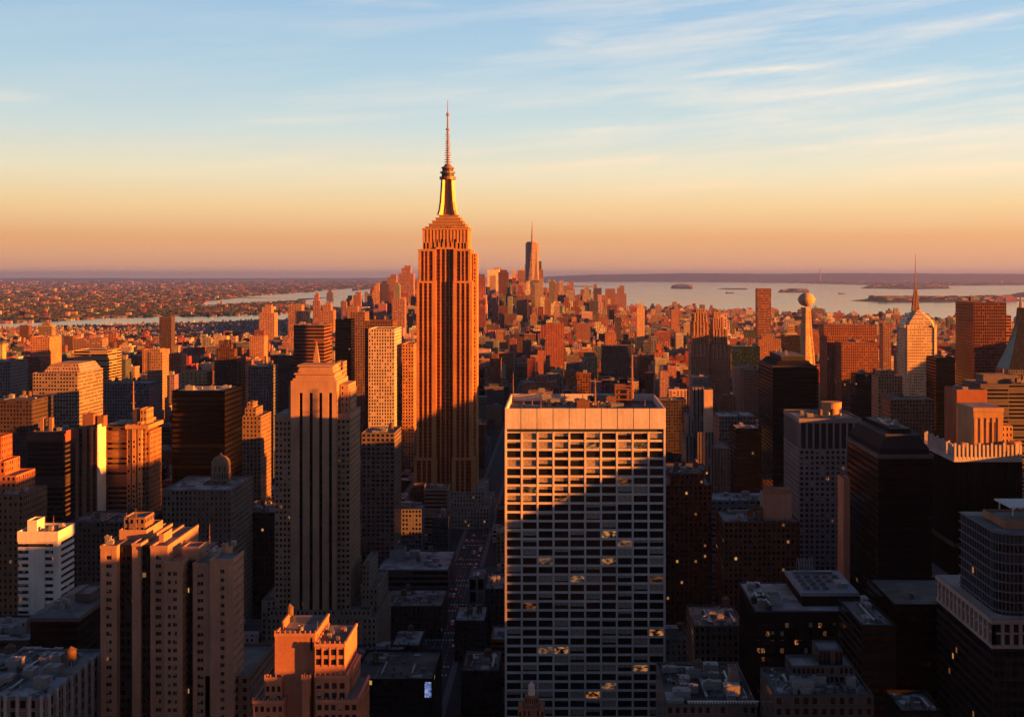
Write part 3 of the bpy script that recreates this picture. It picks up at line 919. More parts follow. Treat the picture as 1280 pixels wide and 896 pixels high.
# ------------------------------------------------------------------ lower left: tan brick twin slab tower
def brick_twin():
    D = 470.0; br = (.42, .26, .175)
    root = thing('apartment_tower', 'large tan brick apartment tower with three bulky bays and dark recesses, rooftop penthouses', 'tower', (wx(214, D), D + 20, 0), 'tan brick bays tower', wz(672, D))
    wins = []

    def bay(a, b, yt, f, e, cols, right=0, z0=0):
        d = D + f; xa, xb, z = wx(a, d), wx(b, d), wz(yt, d); m = MB()
        m.box(xa + .4, xb - .4, d + .4, D + e, z0, z - .5, br)
        nfl = int((z - 2.5 - 30) / 3.1); zl = z - 2.5 - nfl * 3.1
        # solid front with a column of paired windows: piers around each column
        edges = [xa] + [v for c in cols for v in (wx(c[0], d), wx(c[1], d))] + [xb]
        for i in range(0, len(edges), 2):
            m.box(edges[i], edges[i + 1], d, d + .55, z0, z, br, bottom=True)
        for c in cols:
            ca, cb = wx(c[0], d), wx(c[1], d)
            for j in range(nfl + 1):
                zz = zl + j * 3.1
                m.box(ca - .02, cb + .02, d + .07, d + .5, zz - .85, zz + .85, br, bottom=True)
            m.box(ca - .02, cb + .02, d + .05, d + .5, z0, zl, br); m.box(ca - .02, cb + .02, d + .05, d + .5, z - 2.3, z - .02, br, bottom=True)
            n = 2 if cb - ca > 1.4 else 1
            w = (cb - ca) / n
            for j in range(nfl):
                for k in range(n):
                    wins.append(('F', ca + (k + .5) * w, zl + (j + .5) * 3.1, w - .12, 1.45, d + .36))
        m.box(xb - .45, xb, d + .52, D + e, z0, z, br, (3.2, 3.1, .3, .45, .002) if right else NOWIN)
        m.box(xa, xa + .45, d + .52, D + e, z0, z, br, (3.2, 3.1, .3, .45, .002))
        m.box(xa - .15, xb + .15, d - .15, d + .6, z - .7, z + .35, br, bottom=True); m.box(xb - .6, xb + .15, d + .6, D + e, z - .7, z + .35, br, bottom=True)
        m.box(xa - .15, xa + .6, d + .6, D + e, z - .7, z + .35, br, bottom=True)
        o = m.build('brick_bay', FM, root)
        r = MB(); r.plane(xa + .5, xb - .5, d + .5, D + e - .2, z - .45); r.build('roof', 'roof', root).parent = o
        return xa, xb, d, z
    # left wing: windowed pier, dark recess, slim pier, dark recess, windowed block
    bay(125.5, 146, 683, 0, 40, [(132.5, 139.5)]); bay(165, 176, 680, 1.5, 40, []); bay(188, 209.5, 683, 0, 40, [(194.5, 201.5)])
    bay(205, 228, 703, -4, 34, [(209.5, 213.5), (216, 221)], 1)
    # right wing
    bay(241, 263, 705, -2, 30, [(246.5, 254)]); bay(262.5, 292, 700, -5, 10, [(275.5, 280.5)], 1)
    # dark cores standing back between the bays
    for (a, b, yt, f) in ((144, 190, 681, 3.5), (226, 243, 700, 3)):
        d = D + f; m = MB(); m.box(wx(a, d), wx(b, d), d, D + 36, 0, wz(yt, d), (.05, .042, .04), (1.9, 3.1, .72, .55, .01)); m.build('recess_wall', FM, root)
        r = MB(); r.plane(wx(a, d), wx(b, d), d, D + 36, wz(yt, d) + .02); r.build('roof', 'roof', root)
    put_windows(root, wins, 'glass', 100)
    # stepped base to the right
    d = D + 6; m = MB(); m.shell(wx(264, d), wx(318, d), d - 8, d + 34, 0, wz(836, d), (.20, .14, .11), (3, 3.2, .45, .5, .01)); o = m.build('base_tier', FM, root)
    roof_on(root, wx(264, d), wx(318, d), d - 8, d + 34, wz(836, d)).parent = o
    # penthouses
    d = D + 12
    penthouse(root, wx(149, d), wx(183, d), d, d + 20, wz(690, d), wz(662, d), br); penthouse(root, wx(155, d + 3), wx(181, d + 3), d + 3, d + 14, wz(665, d), wz(646, d + 3), (.22, .15, .12), (2, 3, .5, .5, 0))
    o = penthouse(root, wx(203, d), wx(209, d), d - 4, d + 6, wz(690, d), wz(664, d), br); penthouse(root, wx(228, D + 5), wx(249, D + 5), D + 5, D + 14, wz(705, D), wz(683, D + 5), br)
    penthouse(root, wx(277, D + 8), wx(283, D + 8), D + 8, D + 11, wz(705, D), wz(680, D + 8), br)
    for (a, f, yb, yt) in ((158, 16, 660, 640), (262, 9, 700, 655), (170, 14, 650, 636)):
        antenna(root, wx(a, D + f), D + f, wz(yb, D + f) - 6, wz(yt, D + f), .16)
    rr = random.Random(5)
    for k in range(10):
        x = wx(rr.uniform(130, 288), D + 15); mech_box(root, x, D + rr.uniform(4, 26), wz(698, D) if x > wx(205, D) else wz(684, D), rr.uniform(1.2, 3), rr.uniform(1.2, 3), rr.uniform(1, 2.2))
    claim(wx(125, D), wx(318, D), D - 6, D + 42, wz(690, D))


brick_twin()


# ------------------------------------------------------------------ small orange-lit brick tower, bottom middle
def terraced_tower():
    D = 400.0; br = (.42, .20, .125)
    root = thing('brick_building', 'terraced brown brick building with red-glowing edges, cut by bottom of photo', 'building', (wx(388, D), D + 14, 0), 'terraced red brick building', wz(790, D))
    wins = []

    def block(name, a, b, yt, f, e, grid=None, right=None, side=True):
        d = D + f; xa, xb, z = wx(a, d), wx(b, d), wz(yt, d); m = MB()
        zlow = wz(915, d)
        m.box(xa + .35, xb - .35, d + .35, D + e, 0, z - .3, br)
        m.box(xa, xb, d, D + e, 0, zlow, br, (1.6, 3.0, .5, .5, 0), top=False)
        if grid:
            nb, nf, ztop, pier, span = grid
            zg = wz(ztop, d); hh = nf * 3.0
            facade_grid(m, wins, 'F', xa, xb, zg - hh, zg, d + .35, nb, nf, pier, span, .35, br)
            m.box(xa, xb, d + .02, d + .5, zg - .05, z, br, bottom=True)
            if zg - hh > zlow:
                m.box(xa, xb, d + .02, d + .5, zlow, zg - hh + .05, br)
        else:
            m.box(xa, xb, d, d + .5, zlow, z, br)
        if right:
            nb, nf, ztop, pier, span = right; zg = wz(ztop, d); hh = nf * 3.0
            facade_grid(m, wins, 'R', d + .4, D + e, zg - hh, zg, xb - .35, nb, nf, pier, span, .35, br); m.box(xb - .5, xb, d + .4, D + e, zg - .05, z, br, bottom=True)
        else:
            m.box(xb - .5, xb, d + .4, D + e, zlow, z, br)
        m.box(xa, xa + .4, d + .4, D + e, zlow, z, br, (2, 3, .4, .5, 0))
        for (p, q, u, v) in ((xa - .2, xb + .2, d - .2, d + .4), (xb - .4, xb + .2, d + .4, D + e), (xa - .2, xa + .4, d + .4, D + e)):
            m.box(p, q, u, v, z - .5, z + .45, (.46, .24, .16), bottom=True)
        o = m.build(name, FM, root)
        r = MB(); r.plane(xa + .35, xb - .35, d + .35, D + e - .1, z - .2); r.build('roof', 'roof', root).parent = o
        # balustrade blocks
        g = MB(); n = max(3, int((xb - xa) / 1.5))
        for k in range(n + 1):
            x = xa + (xb - xa) * k / n; g.box(x - .16, x + .16, d - .12, d + .22, z + .45, z + 1.3, br)
        g.build('balustrade', FM, root).parent = o
        return xa, xb, d, z
    block('brick_block', 343.5, 394, 793, 2, 26)
    block('brick_block', 393.5, 431, 806, 0, 24, (4, 2, 809, .55, 1.1))
    block('brick_block', 393.5, 432.5, 846, -2, 22, (4, 4, 851, .9, 1.2))
    block('brick_block', 331, 352, 848, -1, 22, (3, 4, 855, .7, 1.2))
    block('brick_block', 432, 441, 838, 6, 22, (1, 5, 845, 1.0, 1.2), (5, 5, 845, 1.2, 1.2))
    block('brick_block', 395, 447, 876, -4.5, 20, (6, 3, 878, .8, 1.3), (7, 3, 878, 1.2, 1.2))
    block('brick_block', 316.5, 354, 877, -3.5, 20, (5, 3, 880, .8, 1.3))
    block('brick_block', 352, 379, 833, 4.5, 22, (4, 8, 835, 1.4, 1.2))
    block('buttress', 377.5, 387, 848, -3.4, 12)
    # dishes, fin wall and plant on the roof
    d = D + 10; m = MB(); m.box(wx(354, d), wx(356, d), d - 1.5, d + 7, wz(795, d), wz(774, d), br); m.build('stair_head', FM, root)
    d = D + 8; m = MB(); m.box(wx(392.5, d), wx(395, d), d - 6, d + 4, wz(806, d), wz(790, d), br); m.build('parapet_wall', FM, root)
    rr = random.Random(9)
    for k in range(12):
        x, y = wx(rr.uniform(397, 429), D + 8), D + rr.uniform(3, 20); mech_box(root, x, y, wz(806, D) - .2, rr.uniform(.7, 1.8), rr.uniform(.7, 1.6), rr.uniform(.6, 1.6), rr.choice(['grey_box', 'rust', 'steel']))
    for a, f, y0, y1 in ((379, 8, 794, 779), (397, 5, 806, 776), (383, 14, 794, 784), (420, 8, 806, 795)):
        antenna(root, wx(a, D + f), D + f, wz(y0, D + f) - 1, wz(y1, D + f), .12)
    fan_unit(root, wx(376, D + 8), D + 8, wz(793, D + 2) - .2, .9, 1.4); water_tank(root, wx(362, D + 18), D + 18, wz(793, D + 2) - .2, 1.3, 2.4)
    put_windows(root, wins, 'glass', 100)
    claim(wx(316, D), wx(447, D), D - 5, D + 26, wz(800, D))


terraced_tower()


# ------------------------------------------------------------------ white banded block, left
def white_block():
    D = 640.0; X = lambda p, d=D: wx(p, d); Z = lambda p, d=D: wz(p, d)
    root = thing('white_building', 'small bright white block with banded windows and golden sunlit top corner', 'building', (X(47), D + 11, 0), 'small white banded block', Z(664))
    x0, x1, y1 = X(22.5), X(72), D + 22
    m = MB(); wins = []
    m.box(x0 + .6, x1 - .6, D + .6, y1 - .6, 0, Z(678), (.05, .05, .055), top=False)
    ztop = Z(677); nf = 28; fh = 3.35; zl = ztop - nf * fh
    for j in range(nf + 1):
        zz = zl + j * fh
        m.box(x0, x1, D, y1, zz - .95, zz + .75, WHITE, bottom=True)
        if j < nf:
            for (a, b, n) in ((23, 35.5, 3), (56.5, 71.6, 4)):
                w = (X(b) - X(a)) / n
                for k in range(n):
                    wins.append(('F', X(a) + (k + .5) * w, zz + fh / 2 - .1, w - .25, fh - 1.65, D + .5))
            for k in range(5):
                wins.append(('R', D + 4.5 + k * 3.6, zz + fh / 2 - .1, 3.2, fh - 1.65, x1 - .5))
    m.box(X(36), X(56), D - .35, D + .8, 0, Z(684), WHITE); m.box(X(66.5), x1 + .02, D + .03, D + 4.4, 0, ztop, WHITE)
    m.build('wall', FM, root)
    m = MB(); m.shell(x0 - .3, x1 + .3, D - .3, y1 + .3, Z(677), Z(664), WHITE, NOWIN, 1.2); m.build('parapet', FM, root); roof_on(root, x0, x1, D, y1, Z(664), 'roof')
    penthouse(root, X(30), X(42), D + 4, D + 14, Z(666), Z(650, D + 4), WHITE)
    clutter(root, X(46), X(70), D + 2, y1 - 2, Z(664) - 1.1, 5, tank=0); antenna(root, X(55), D + 12, Z(665), Z(650), .15)
    put_windows(root, wins, 'glass', 100); claim(x0, x1, D, y1, Z(664))


white_block()


# ------------------------------------------------------------------ white column tower, right of centre
def column_tower():
    D = 900.0; X = lambda p, d=D: wx(p, d); Z = lambda p, d=D: wz(p, d)
    root = thing('office_tower', 'grey white grid tower with tall dark openings in colonnade under its roof', 'tower', (X(1037), D + 32, 0), 'colonnade topped grid tower', Z(523))
    fr = (.26, .24, .235); x0, x1, z, y1 = X(999), X(1077), Z(523), D + 62
    m = MB(); wins = []
    m.box(x0 + .8, x1 - .8, D + .8, y1 - .8, 0, z - .5, (.03, .03, .034), top=False)
    zc0 = Z(562); fh = 3.7; nf = int(zc0 / fh)
    facade_grid(m, wins, 'F', x0, x1, zc0 - nf * fh, zc0, D + .8, 12, nf, 1.5, 1.5, .8, fr)
    facade_grid(m, wins, 'L', D + .3, y1, zc0 - nf * fh, zc0, x0 + .8, 14, nf, 1.3, 1.6, .8, fr)
    facade_grid(m, [], 'R', D + .3, y1, zc0 - nf * fh, zc0, x1 - .8, 14, nf, 1.3, 1.6, .8, fr)
    for k in range(10):
        x = x0 + (x1 - x0 - 1.3) * k / 9; m.box(x, x + 1.3, D, D + .9, zc0, z - 3, fr)
    for k in range(12):
        y = D + 1 + (y1 - D - 2.4) * k / 11
        m.box(x0, x0 + .9, y, y + 1.2, zc0, z - 3, fr); m.box(x1 - .9, x1, y, y + 1.2, zc0, z - 3, fr)
    m.box(x0 - .2, x1 + .2, D - .2, y1 + .2, zc0 - .5, zc0 + .6, fr, bottom=True)
    m.build('wall', FM, root)
    m = MB(); m.shell(x0 - .2, x1 + .2, D - .2, y1 + .2, z - 3.2, z, fr, NOWIN, 1.3); m.build('parapet', FM, root); roof_on(root, x0, x1, D, y1, z, 'roof')
    put_windows(root, wins, 'glass', 100); clutter(root, x0 + 2, x1 - 2, D + 3, y1 - 3, z - 1.1, 14, tank=.1)
    g = MB(); cx, cy = wx(1039, D + 44), D + 44; g.cyl(cx, cy, z - 1.1, Z(503.5, cy), 7.4, 7.4, (.42, .27, .16), 28); g.cyl(cx, cy, Z(503.5, cy), Z(502, cy), 7.7, 7.7, (.36, .24, .15), 28)
    g.build('drum', FM, root)
    claim(x0, x1, D, y1, z)


column_tower()


def chamfer(x0, x1, y0, y1, c):
    return [(x0 + c, y0), (x1 - c, y0), (x1, y0 + c), (x1, y1 - c), (x1 - c, y1), (x0 + c, y1), (x0, y1 - c), (x0, y0 + c)]


# ------------------------------------------------------------------ black tower with the stepped dark hipped crown
def hipped_tower():
    D = 700.0; X = lambda p, d=D: wx(p, d); Z = lambda p, d=D: wz(p, d)
    root = thing('office_tower', 'near black glass tower with sloped hipped crown and pale eave line', 'tower', (X(1132), D + 38, 0), 'black hip crowned tower', Z(532))
    x0, x1, y1, ze = X(1098), X(1165), D + 76, Z(568)
    dk = (.006, .006, .007)
    m = MB(); m.box(x0, x1, D, y1, 0, ze - 2.2, dk, (1.55, 3.8, .86, .62, .0012)); m.build('wall', FM, root)
    m = MB(); fr = (.13, .12, .12)
    m.box(x0 - .5, x1 + .5, D - .5, y1 + .5, ze - 2.2, ze - .9, fr, bottom=True); m.box(x0 - .9, x1 + .9, D - .9, y1 + .9, ze - .9, ze, fr, bottom=True); m.build('eave', FM, root)
    R = lambda i: [(x0 + i, D + i), (x1 - i, D + i), (x1 - i, y1 - i), (x0 + i, y1 - i)]
    m = MB(); m.prism(R(1.2), R(1.2), ze, ze + 3, CHAR); m.prism(R(1.2), R(5.5), ze + 3, ze + 9.5, (.03, .03, .034)); m.build('crown', FM, root)
    m = MB(); m.prism(R(5.2), R(5.2), ze + 9.5, ze + 10.4, DGREY); m.prism(R(9), R(9), ze + 10.4, ze + 13, CHAR); m.build('crown', FM, root)
    r = MB(); r.plane(x0 + 9, x1 - 9, D + 9, y1 - 9, ze + 13.03); r.build('roof', 'roof_dark', root)
    clutter(root, x0 + 9, x1 - 9, D + 9, y1 - 9, ze + 13, 9, tank=0); claim(x0, x1, D, y1, ze)
    # thin tan end wall of the slab behind it


hipped_tower()
tower('slab_building', 'thin tan lift shaft wall standing beside left edge of black hip crowned tower', 'thin tan wall', 1054.5, 1062.5, 598, 735, 16, BRICK_TAN, n=1)


# ------------------------------------------------------------------ black tower with the white stone crown of columns
def stone_crowned_tower():
    D = 850.0; X = lambda p, d=D: wx(p, d); Z = lambda p, d=D: wz(p, d)
    root = thing('office_tower', 'black tower crowned by ring of white columns around orange-lit stone penthouse', 'tower', (X(1232), D + 36, 0), 'white column crowned black tower', Z(520))
    x0, x1, y1, zc0, z = X(1193), X(1277), D + 70, Z(577), Z(556)
    m = MB(); m.box(x0, x1, D, y1, 0, zc0, BLACK, (1.5, 60, .72, .985, 0.0))
    n = 26
    for k in range(n + 1):
        x = x0 + (x1 - x0) * k / n; m.box(x - .28, x + .28, D - .55, D + .1, 0, zc0, (.010, .0095, .0095))
    for k in range(n + 1):
        y = D + (y1 - D) * k / n; m.box(x0 - .55, x0 + .1, y - .28, y + .28, 0, zc0, (.010, .0095, .0095))
    m.build('wall', FM, root)
    for yb in (681, 684):
        pass
    g = MB(); g.box(x0 - .7, x1 + .7, D - .7, y1 + .7, Z(684), Z(678), (.09, .085, .085), (1.4, 6, .5, .5, .0), bottom=True); g.build('belt_course', FM, root)
    # crown of white columns
    w = (.58, .53, .48); m = MB()
    m.box(x0 - .5, x1 + .5, D - .5, y1 + .5, zc0 - .1, zc0 + 1.4, w, bottom=True)
    N = 16
    for k in range(N + 1):
        x = x0 + (x1 - x0 - 1.3) * k / N; m.box(x, x + 1.3, D - .2, D + 1.1, zc0 + 1.4, z + (1.2 if k % 3 == 0 else 0), w)
        y = D + (y1 - D - 1.3) * k / N; m.box(x0 - .2, x0 + 1.1, y, y + 1.3, zc0 + 1.4, z + (1.2 if k % 3 == 0 else 0), w)
        m.box(x1 - 1.1, x1 + .2, y, y + 1.3, zc0 + 1.4, z, w)
    m.box(x0 - .1, x1 + .1, D - .1, D + .5, zc0 + 1.4, zc0 + 3.2, w); m.box(x0 - .1, x0 + .5, D + .5, y1, zc0 + 1.4, zc0 + 3.2, w)
    m.build('colonnade', FM, root)
    r = MB(); r.plane(x0, x1, D, y1, zc0 + 1.5); r.build('roof', 'roof', root)
    d = D + 14
    st = (.46, .29, .16)
    m = MB(); a, b = X(1217, d), X(1254, d); zt = Z(511, d)
    m.box(a, b, d, d + 36, zc0, zt, st); m.box(a - .5, b + .5, d - .5, d + 36.5, zt - 1.8, zt - .8, st, bottom=True); m.box(a - .3, b + .3, d - .3, d + 36.3, zt - .8, zt + .8, st, bottom=True)
    for k in range(5):
        xx = a + (b - a) * (k + .08) / 5; m.box(xx, xx + 1.2, d - .45, d + .1, zc0, zt - 5, st)
    m.box(a - .25, b + .25, d - .5, d + .1, zt - 6, zt - 5, st, bottom=True)
    m.box(a + (b - a) * .52, a + (b - a) * .76, d - .08, d + .2, zc0 + 2, zt - 9, (.12, .07, .05))
    m.build('penthouse', FM, root); r = MB(); r.plane(a, b, d, d + 36, zt + .83); r.build('roof', 'roof', root)
    m = MB(); m.shell(X(1252, d + 4), X(1266, d + 4), d + 4, d + 28, zc0, Z(533, d), st, (3, 4, .4, .5, 0)); m.build('penthouse', FM, root)
    m = MB(); m.shell(X(1268, D + 6), X(1277, D + 6), D + 6, D + 14, zc0, Z(553, D), st, (3, 5, .5, .6, 0)); m.build('penthouse', FM, root)
    m = MB(); m.shell(X(1203, D + 6), X(1208, D + 6), D + 6, D + 11, zc0, Z(555, D), st); m.build('penthouse', FM, root)
    claim(x0, x1, D, y1, zc0); SOLID.append((a, b, d, d + 36, zt))
    g = MB(); g.box(X(1160), x0 - .7, D - 12, y1, 0, Z(722), (.05, .05, .055), (1.5, 3.8, .7, .5, .003)); g.build('podium', FM, root)
    r = MB(); r.plane(X(1160), x0 - .7, D - 12, y1, Z(722) + .02); r.build('roof', 'roof', root)


stone_crowned_tower()


# ------------------------------------------------------------------ right edge: glass tower with rounded corner on a stone base
def glass_corner_tower():
    D = 450.0; X = lambda p, d=D: wx(p, d); Z = lambda p, d=D: wz(p, d)
    root = thing('glass_tower', 'dark blue glass tower with curved corner above pale stone cornice, orange penthouse on top', 'tower', (X(1300), D + 24, 0), 'curved glass corner tower', Z(664))
    x0, x1, y1 = X(1247), X(1400), D + 44; z0, z1 = Z(775), Z(668)

    def plan(i, r=7.0):
        pts = []
        for k in range(9):
            a = math.pi + k / 8 * math.pi / 2
            pts.append((x0 + i + r + r * math.cos(a), D + i + r + r * math.sin(a)))
        return pts + [(x1 - i, D + i), (x1 - i, y1 - i), (x0 + i, y1 - i)]
    m = MB(); m.prism(plan(.5), plan(.5), z0 - 6, z1, (.05, .062, .08), (2.0, 3.4, .9, .66, .006)); m.build('wall', FM, root)
    m = MB(); nf = int((z1 - z0) / 3.4)
    for j in range(nf + 1):
        zz = z1 - j * 3.4; m.prism(plan(0), plan(0), zz - .32, zz, (.17, .19, .22)); m.face([(*p, zz - .32) for p in plan(0)[::-1]], GREY)
    P = plan(.25)
    for k in range(9):
        p = P[k]; m.box(p[0] - .12, p[0] + .12, p[1] - .12, p[1] + .12, z0, z1, (.15, .16, .18))
    for k in range(12):
        x = x0 + 9 + k * 2.9; m.box(x - .1, x + .1, D + .2, D + .6, z0, z1, (.15, .16, .18))
        y = D + 9 + k * 2.9; m.box(x0 + .2, x0 + .6, y - .1, y + .1, z0, z1, (.15, .16, .18))
    m.build('mullions', FM, root)
    r = MB(); r.prism(plan(.4), plan(.4), z1, z1 + .05, GREY); r.build('roof', 'roof', root)
    for k in range(5):        # little balconies at the curved edge
        pass
    penthouse(root, X(1256, D + 10), x1 - 6, D + 10, D + 34, z1, Z(655, D + 10) + 1, (.42, .20, .12))
    g = MB(); d = D + 14; zt = Z(634, d); xa = X(1266, d)
    for x in (xa, xa + 6, xa + 12, xa + 18):
        for y in (d, d + 14):
            g.bar((x, y, z1 + 4), (x, y, zt), .22, WHITE)
    g.box(xa - 1.5, x1, d - 1.5, d + 15.5, zt, zt + .5, WHITE, bottom=True)
    for k in range(10):
        g.box(xa + k * 2.4, xa + k * 2.4 + .3, d - 1.5, d + 15.5, zt - .6, zt, WHITE, bottom=True)
    g.build('pergola', FM, root)
    # stone base: cornice frame of tall openings, then dark floors
    st = (.47, .36, .31); bx0 = X(1236); bz1, bz0 = Z(770), Z(806)
    by1 = D + 62
    m = MB(); m.box(bx0, x1, D - 4, by1, 0, bz0, (.03, .03, .034), (2.2, 3.5, .8, .6, .005)); m.box(bx0 + 1, x1, D - 3, by1 - 1, bz0, bz1 - .5, (.03, .03, .035), top=False)
    m.build('base', FM, root)
    m = MB()
    for (zl, zh, o) in ((bz0, bz0 + 1.1, .3), (bz1 - 1.6, bz1, .5), ((bz0 + bz1) / 2 - .3, (bz0 + bz1) / 2 + .3, -.35)):
        m.box(bx0 - o, x1, D - 4 - o, by1 + o, zl, zh, st, bottom=True)
    for k in range(14):
        x = bx0 + k * 3.1; m.box(x - .0, x + 1.1, D - 4, D - 2.8, bz0, bz1, st)
        y = D - 4 + k * 4.9; m.box(bx0, bx0 + 1.1, y, y + 1.5, bz0, bz1, st)
    m.build('cornice', FM, root)
    claim(bx0, x1, D - 4, by1, bz1); SOLID.append((x0, x1, D, y1, z1))


glass_corner_tower()


# ------------------------------------------------------------------ the dark offices at lower right
def dark_office():
    D = 560.0; X = lambda p, d=D: wx(p, d); Z = lambda p, d=D: wz(p, d)
    root = thing('office_building', 'black office block with rows of faintly lit windows and raised slab of fans on roof', 'building', (X(1003), D + 30, 0), 'lit window black office', Z(763))
    x0, x1, y1, z = X(945), X(1064), D + 52, Z(763)
    m = MB(); wins = []; dk = (.012, .012, .014)
    m.box(x0 + .5, x1 - .5, D + .5, y1 - .5, 0, z - 1.5, BLACK, top=False)
    nf = 20; fh = 3.7; zt = z - 4.6
    facade_grid(m, wins, 'F', x0, x1, zt - nf * fh, zt, D + .5, 20, nf, .5, 1.5, .5, dk); m.box(x0, x1, D + .02, D + .5, zt - .1, z - .4, dk)
    facade_grid(m, [], 'L', D + .3, y1, zt - nf * fh, zt, x0 + .5, 22, nf, .5, 1.5, .5, dk); m.box(x0, x0 + .5, D + .4, y1, zt - .1, z - .4, dk)
    m.box(x1 - .5, x1, D + .4, y1, 0, z - .4, dk); m.box(x0 + .5, x1 - .5, D + .1, D + .5, 0, zt - nf * fh, dk)
    m.build('wall', FM, root)
    m = MB(); m.shell(x0 - .2, x1 + .2, D - .2, y1 + .2, z - .6, z, (.10, .10, .105), NOWIN, .6, .5); m.build('parapet', FM, root); roof_on(root, x0, x1, D, y1, z, 'roof_pale', par=.55)
    put_windows(root, wins, 'glass_lit', 100)
    zr = z - .55
    # raised slab of cooling towers
    a, b, d = X(1003, D + 10), X(1072, D + 10), D + 10
    m = MB(); m.box(a, b, d, d + 42, zr, zr + 4.5, CHAR); m.box(a - .6, b + .6, d - .6, d + 42.6, zr + 4.5, zr + 6, (.26, .27, .28), bottom=True); m.build('plant_slab', FM, root)
    for i in range(5):
        for j in range(4):
            if i < 3 or j > 1:
                fan_unit(root, a + 3 + i * 4.3, d + 6 + j * 7, zr + 6, 1.5, 1.5)
    mech_box(root, b - 5, d + 12, zr + 6, 5, 8, 1.8); duct(root, a + 2, d + 35, b - 4, d + 35, zr + 6, 1.4)
    for k in range(6):
        g = MB(); x = a + 5 + k * 1.3; pts = [(x, d + 40, zr + 6 + 7 * math.sin(math.pi * t_ / 8)) for t_ in range(9)]; pts = [(x, d + 34 + 8 * t_ / 8, p[2]) for t_, p in enumerate(pts)]
        for p, q_ in zip(pts, pts[1:]):
            g.bar(p, q_, .18, GREY)
        g.build('pipe_hoop', 'steel', root)
    penthouse(root, X(962, D + 12), X(979, D + 12), D + 12, D + 24, zr, zr + 3, (.36, .37, .38))
    rr = random.Random(4)
    for k in range(18):
        mech_box(root, x0 + rr.uniform(2, 7), D + rr.uniform(3, 48), zr, rr.uniform(1.5, 4), rr.uniform(2, 5), rr.uniform(1.5, 4.5), rr.choice(['grey_box', 'steel', 'darksteel']))
    for k in range(4):
        duct(root, x0 + 4 + k, D + 6, x0 + 4 + k, D + 44, zr + .4, .8)
    claim(x0, x1, D, y1, z)


dark_office()
DKW = (1.6, 3.7, .8, .55, .003)
tower('office_building', 'plain black box building with flat rimmed roof and one small pale vent', 'flat black box', 1118, 1226, 755, 520, 46, BLACK, (1.7, 3.7, .84, .6, .001), 'roof_dark', 1, par=.7)
tower('office_building', 'narrow black block with ribbed sides, lower neighbour tucked against flat black box', 'narrow black block', 1077, 1120, 781, 505, 42, (.03, .03, .033), (9.0, 3.4, .96, .55, 0), 'roof', 5, tank=0)
o, bb = tower('stone_building', 'grey roofed building with glazed penthouse, cut by bottom edge below lit window office', 'glazed penthouse roof', 968, 1092, 868, 425, 30, (.10, .095, .095), (3.0, 3.6, .5, .6, .004), 'roof', 20, tank=0)
penthouse(o, bb[0] + 8, bb[1] - 4, 437, 450, bb[4] - 1, bb[4] + 6, (.09, .095, .105), (1.6, 3, .7, .6, 0))
penthouse(o, wx(1022, 442), wx(1052, 442), 440, 452, bb[4] + 5, wz(812, 440), (.08, .09, .105), (1.5, 9, .8, .9, 0))
for k in range(2):
    duct(o, bb[0] + 5, 431 + 3 * k, bb[0] + 20, 431 + 3 * k, bb[4] - 1)
m = MB(); xx = wx(994, 436)
for k in range(8):
    m.bar((xx + k * 1.1, 438, bb[4] - 1), (xx + k * 1.1, 438, bb[4] + 5.5), .09, GREY)
m.bar((xx, 438, bb[4] + 5.5), (xx + 7.7, 438, bb[4] + 5.5), .12, GREY); m.bar((xx, 438, bb[4] + 3), (xx + 7.7, 438, bb[4] + 3), .1, GREY); m.build('rail', 'steel', o)
o, bb = tower('stone_building', 'low building with tar roof, white balustrade and vents, beside foot of white grid tower', 'balustraded tar roof', 833, 946, 880, 455, 50, (.13, .125, .125), (2.6, 3.6, .5, .55, .003), 'roof_dark', 24, tank=.1)
m = MB()
for k in range(24):
    x = bb[0] + 8 + k * 1.05; m.box(x, x + .3, 455.6, 456, bb[4] - 1, bb[4] + .6, WHITE)
m.box(bb[0] + 7.5, bb[0] + 33, 455.5, 456.1, bb[4] + .6, bb[4] + 1, WHITE, bottom=True); m.build('balustrade', FM, o)
mech_box(o, bb[0] + 3.5, 462, bb[4] - 1, 6, 9, 1.5); penthouse(o, wx(912, 480), wx(922, 480), 478, 486, bb[4] - 1, bb[4] + 5, BRICK_TAN)
tower('office_building', 'small flat roof with two pale vents peeking up at bottom edge under flat black box', 'two vent roof', 1126, 1180, 888, 430, 22, CHAR, DKW, 'roof_dark', 4, tank=0)
tower('stone_building', 'low dark roof cluttered with plant between tar roof and black office', 'cluttered low roof', 868, 930, 782, 620, 40, (.10, .085, .075), (2.6, 3.5, .5, .55, .01), 'roof', 12)
o, bb = tower('apartment_building', 'brown block with pale square lift house and jumbled roof, right of white grid tower', 'brown block with pale lift house', 905, 1000, 652, 800, 44, (.11, .075, .06), (3.0, 3.5, .5, .52, .012), 'roof', 14)
penthouse(o, wx(955, 812), wx(990, 812), 812, 828, bb[4] - 1, wz(618, 812), (.42, .31, .24)); penthouse(o, wx(957, 815), wx(988, 815), 815, 824, wz(620, 812), wz(612, 812), (.36, .22, .15))
tower('apartment_building', 'dark red brick tower with warm lit lower windows just beside white grid tower', 'dark red brick tower', 832, 890, 606, 830, 46, (.12, .05, .035), (3.0, 3.4, .45, .5, .03), 'roof', 8, tiers=((838, 880, 592, 8, 12),))
tower('apartment_building', 'brown flat roofed block behind right shoulder of white grid tower', 'brown block behind grid tower', 832, 886, 588, 1010, 40, (.11, .07, .055), (3.0, 3.5, .5, .5, .006), 'roof', 10)


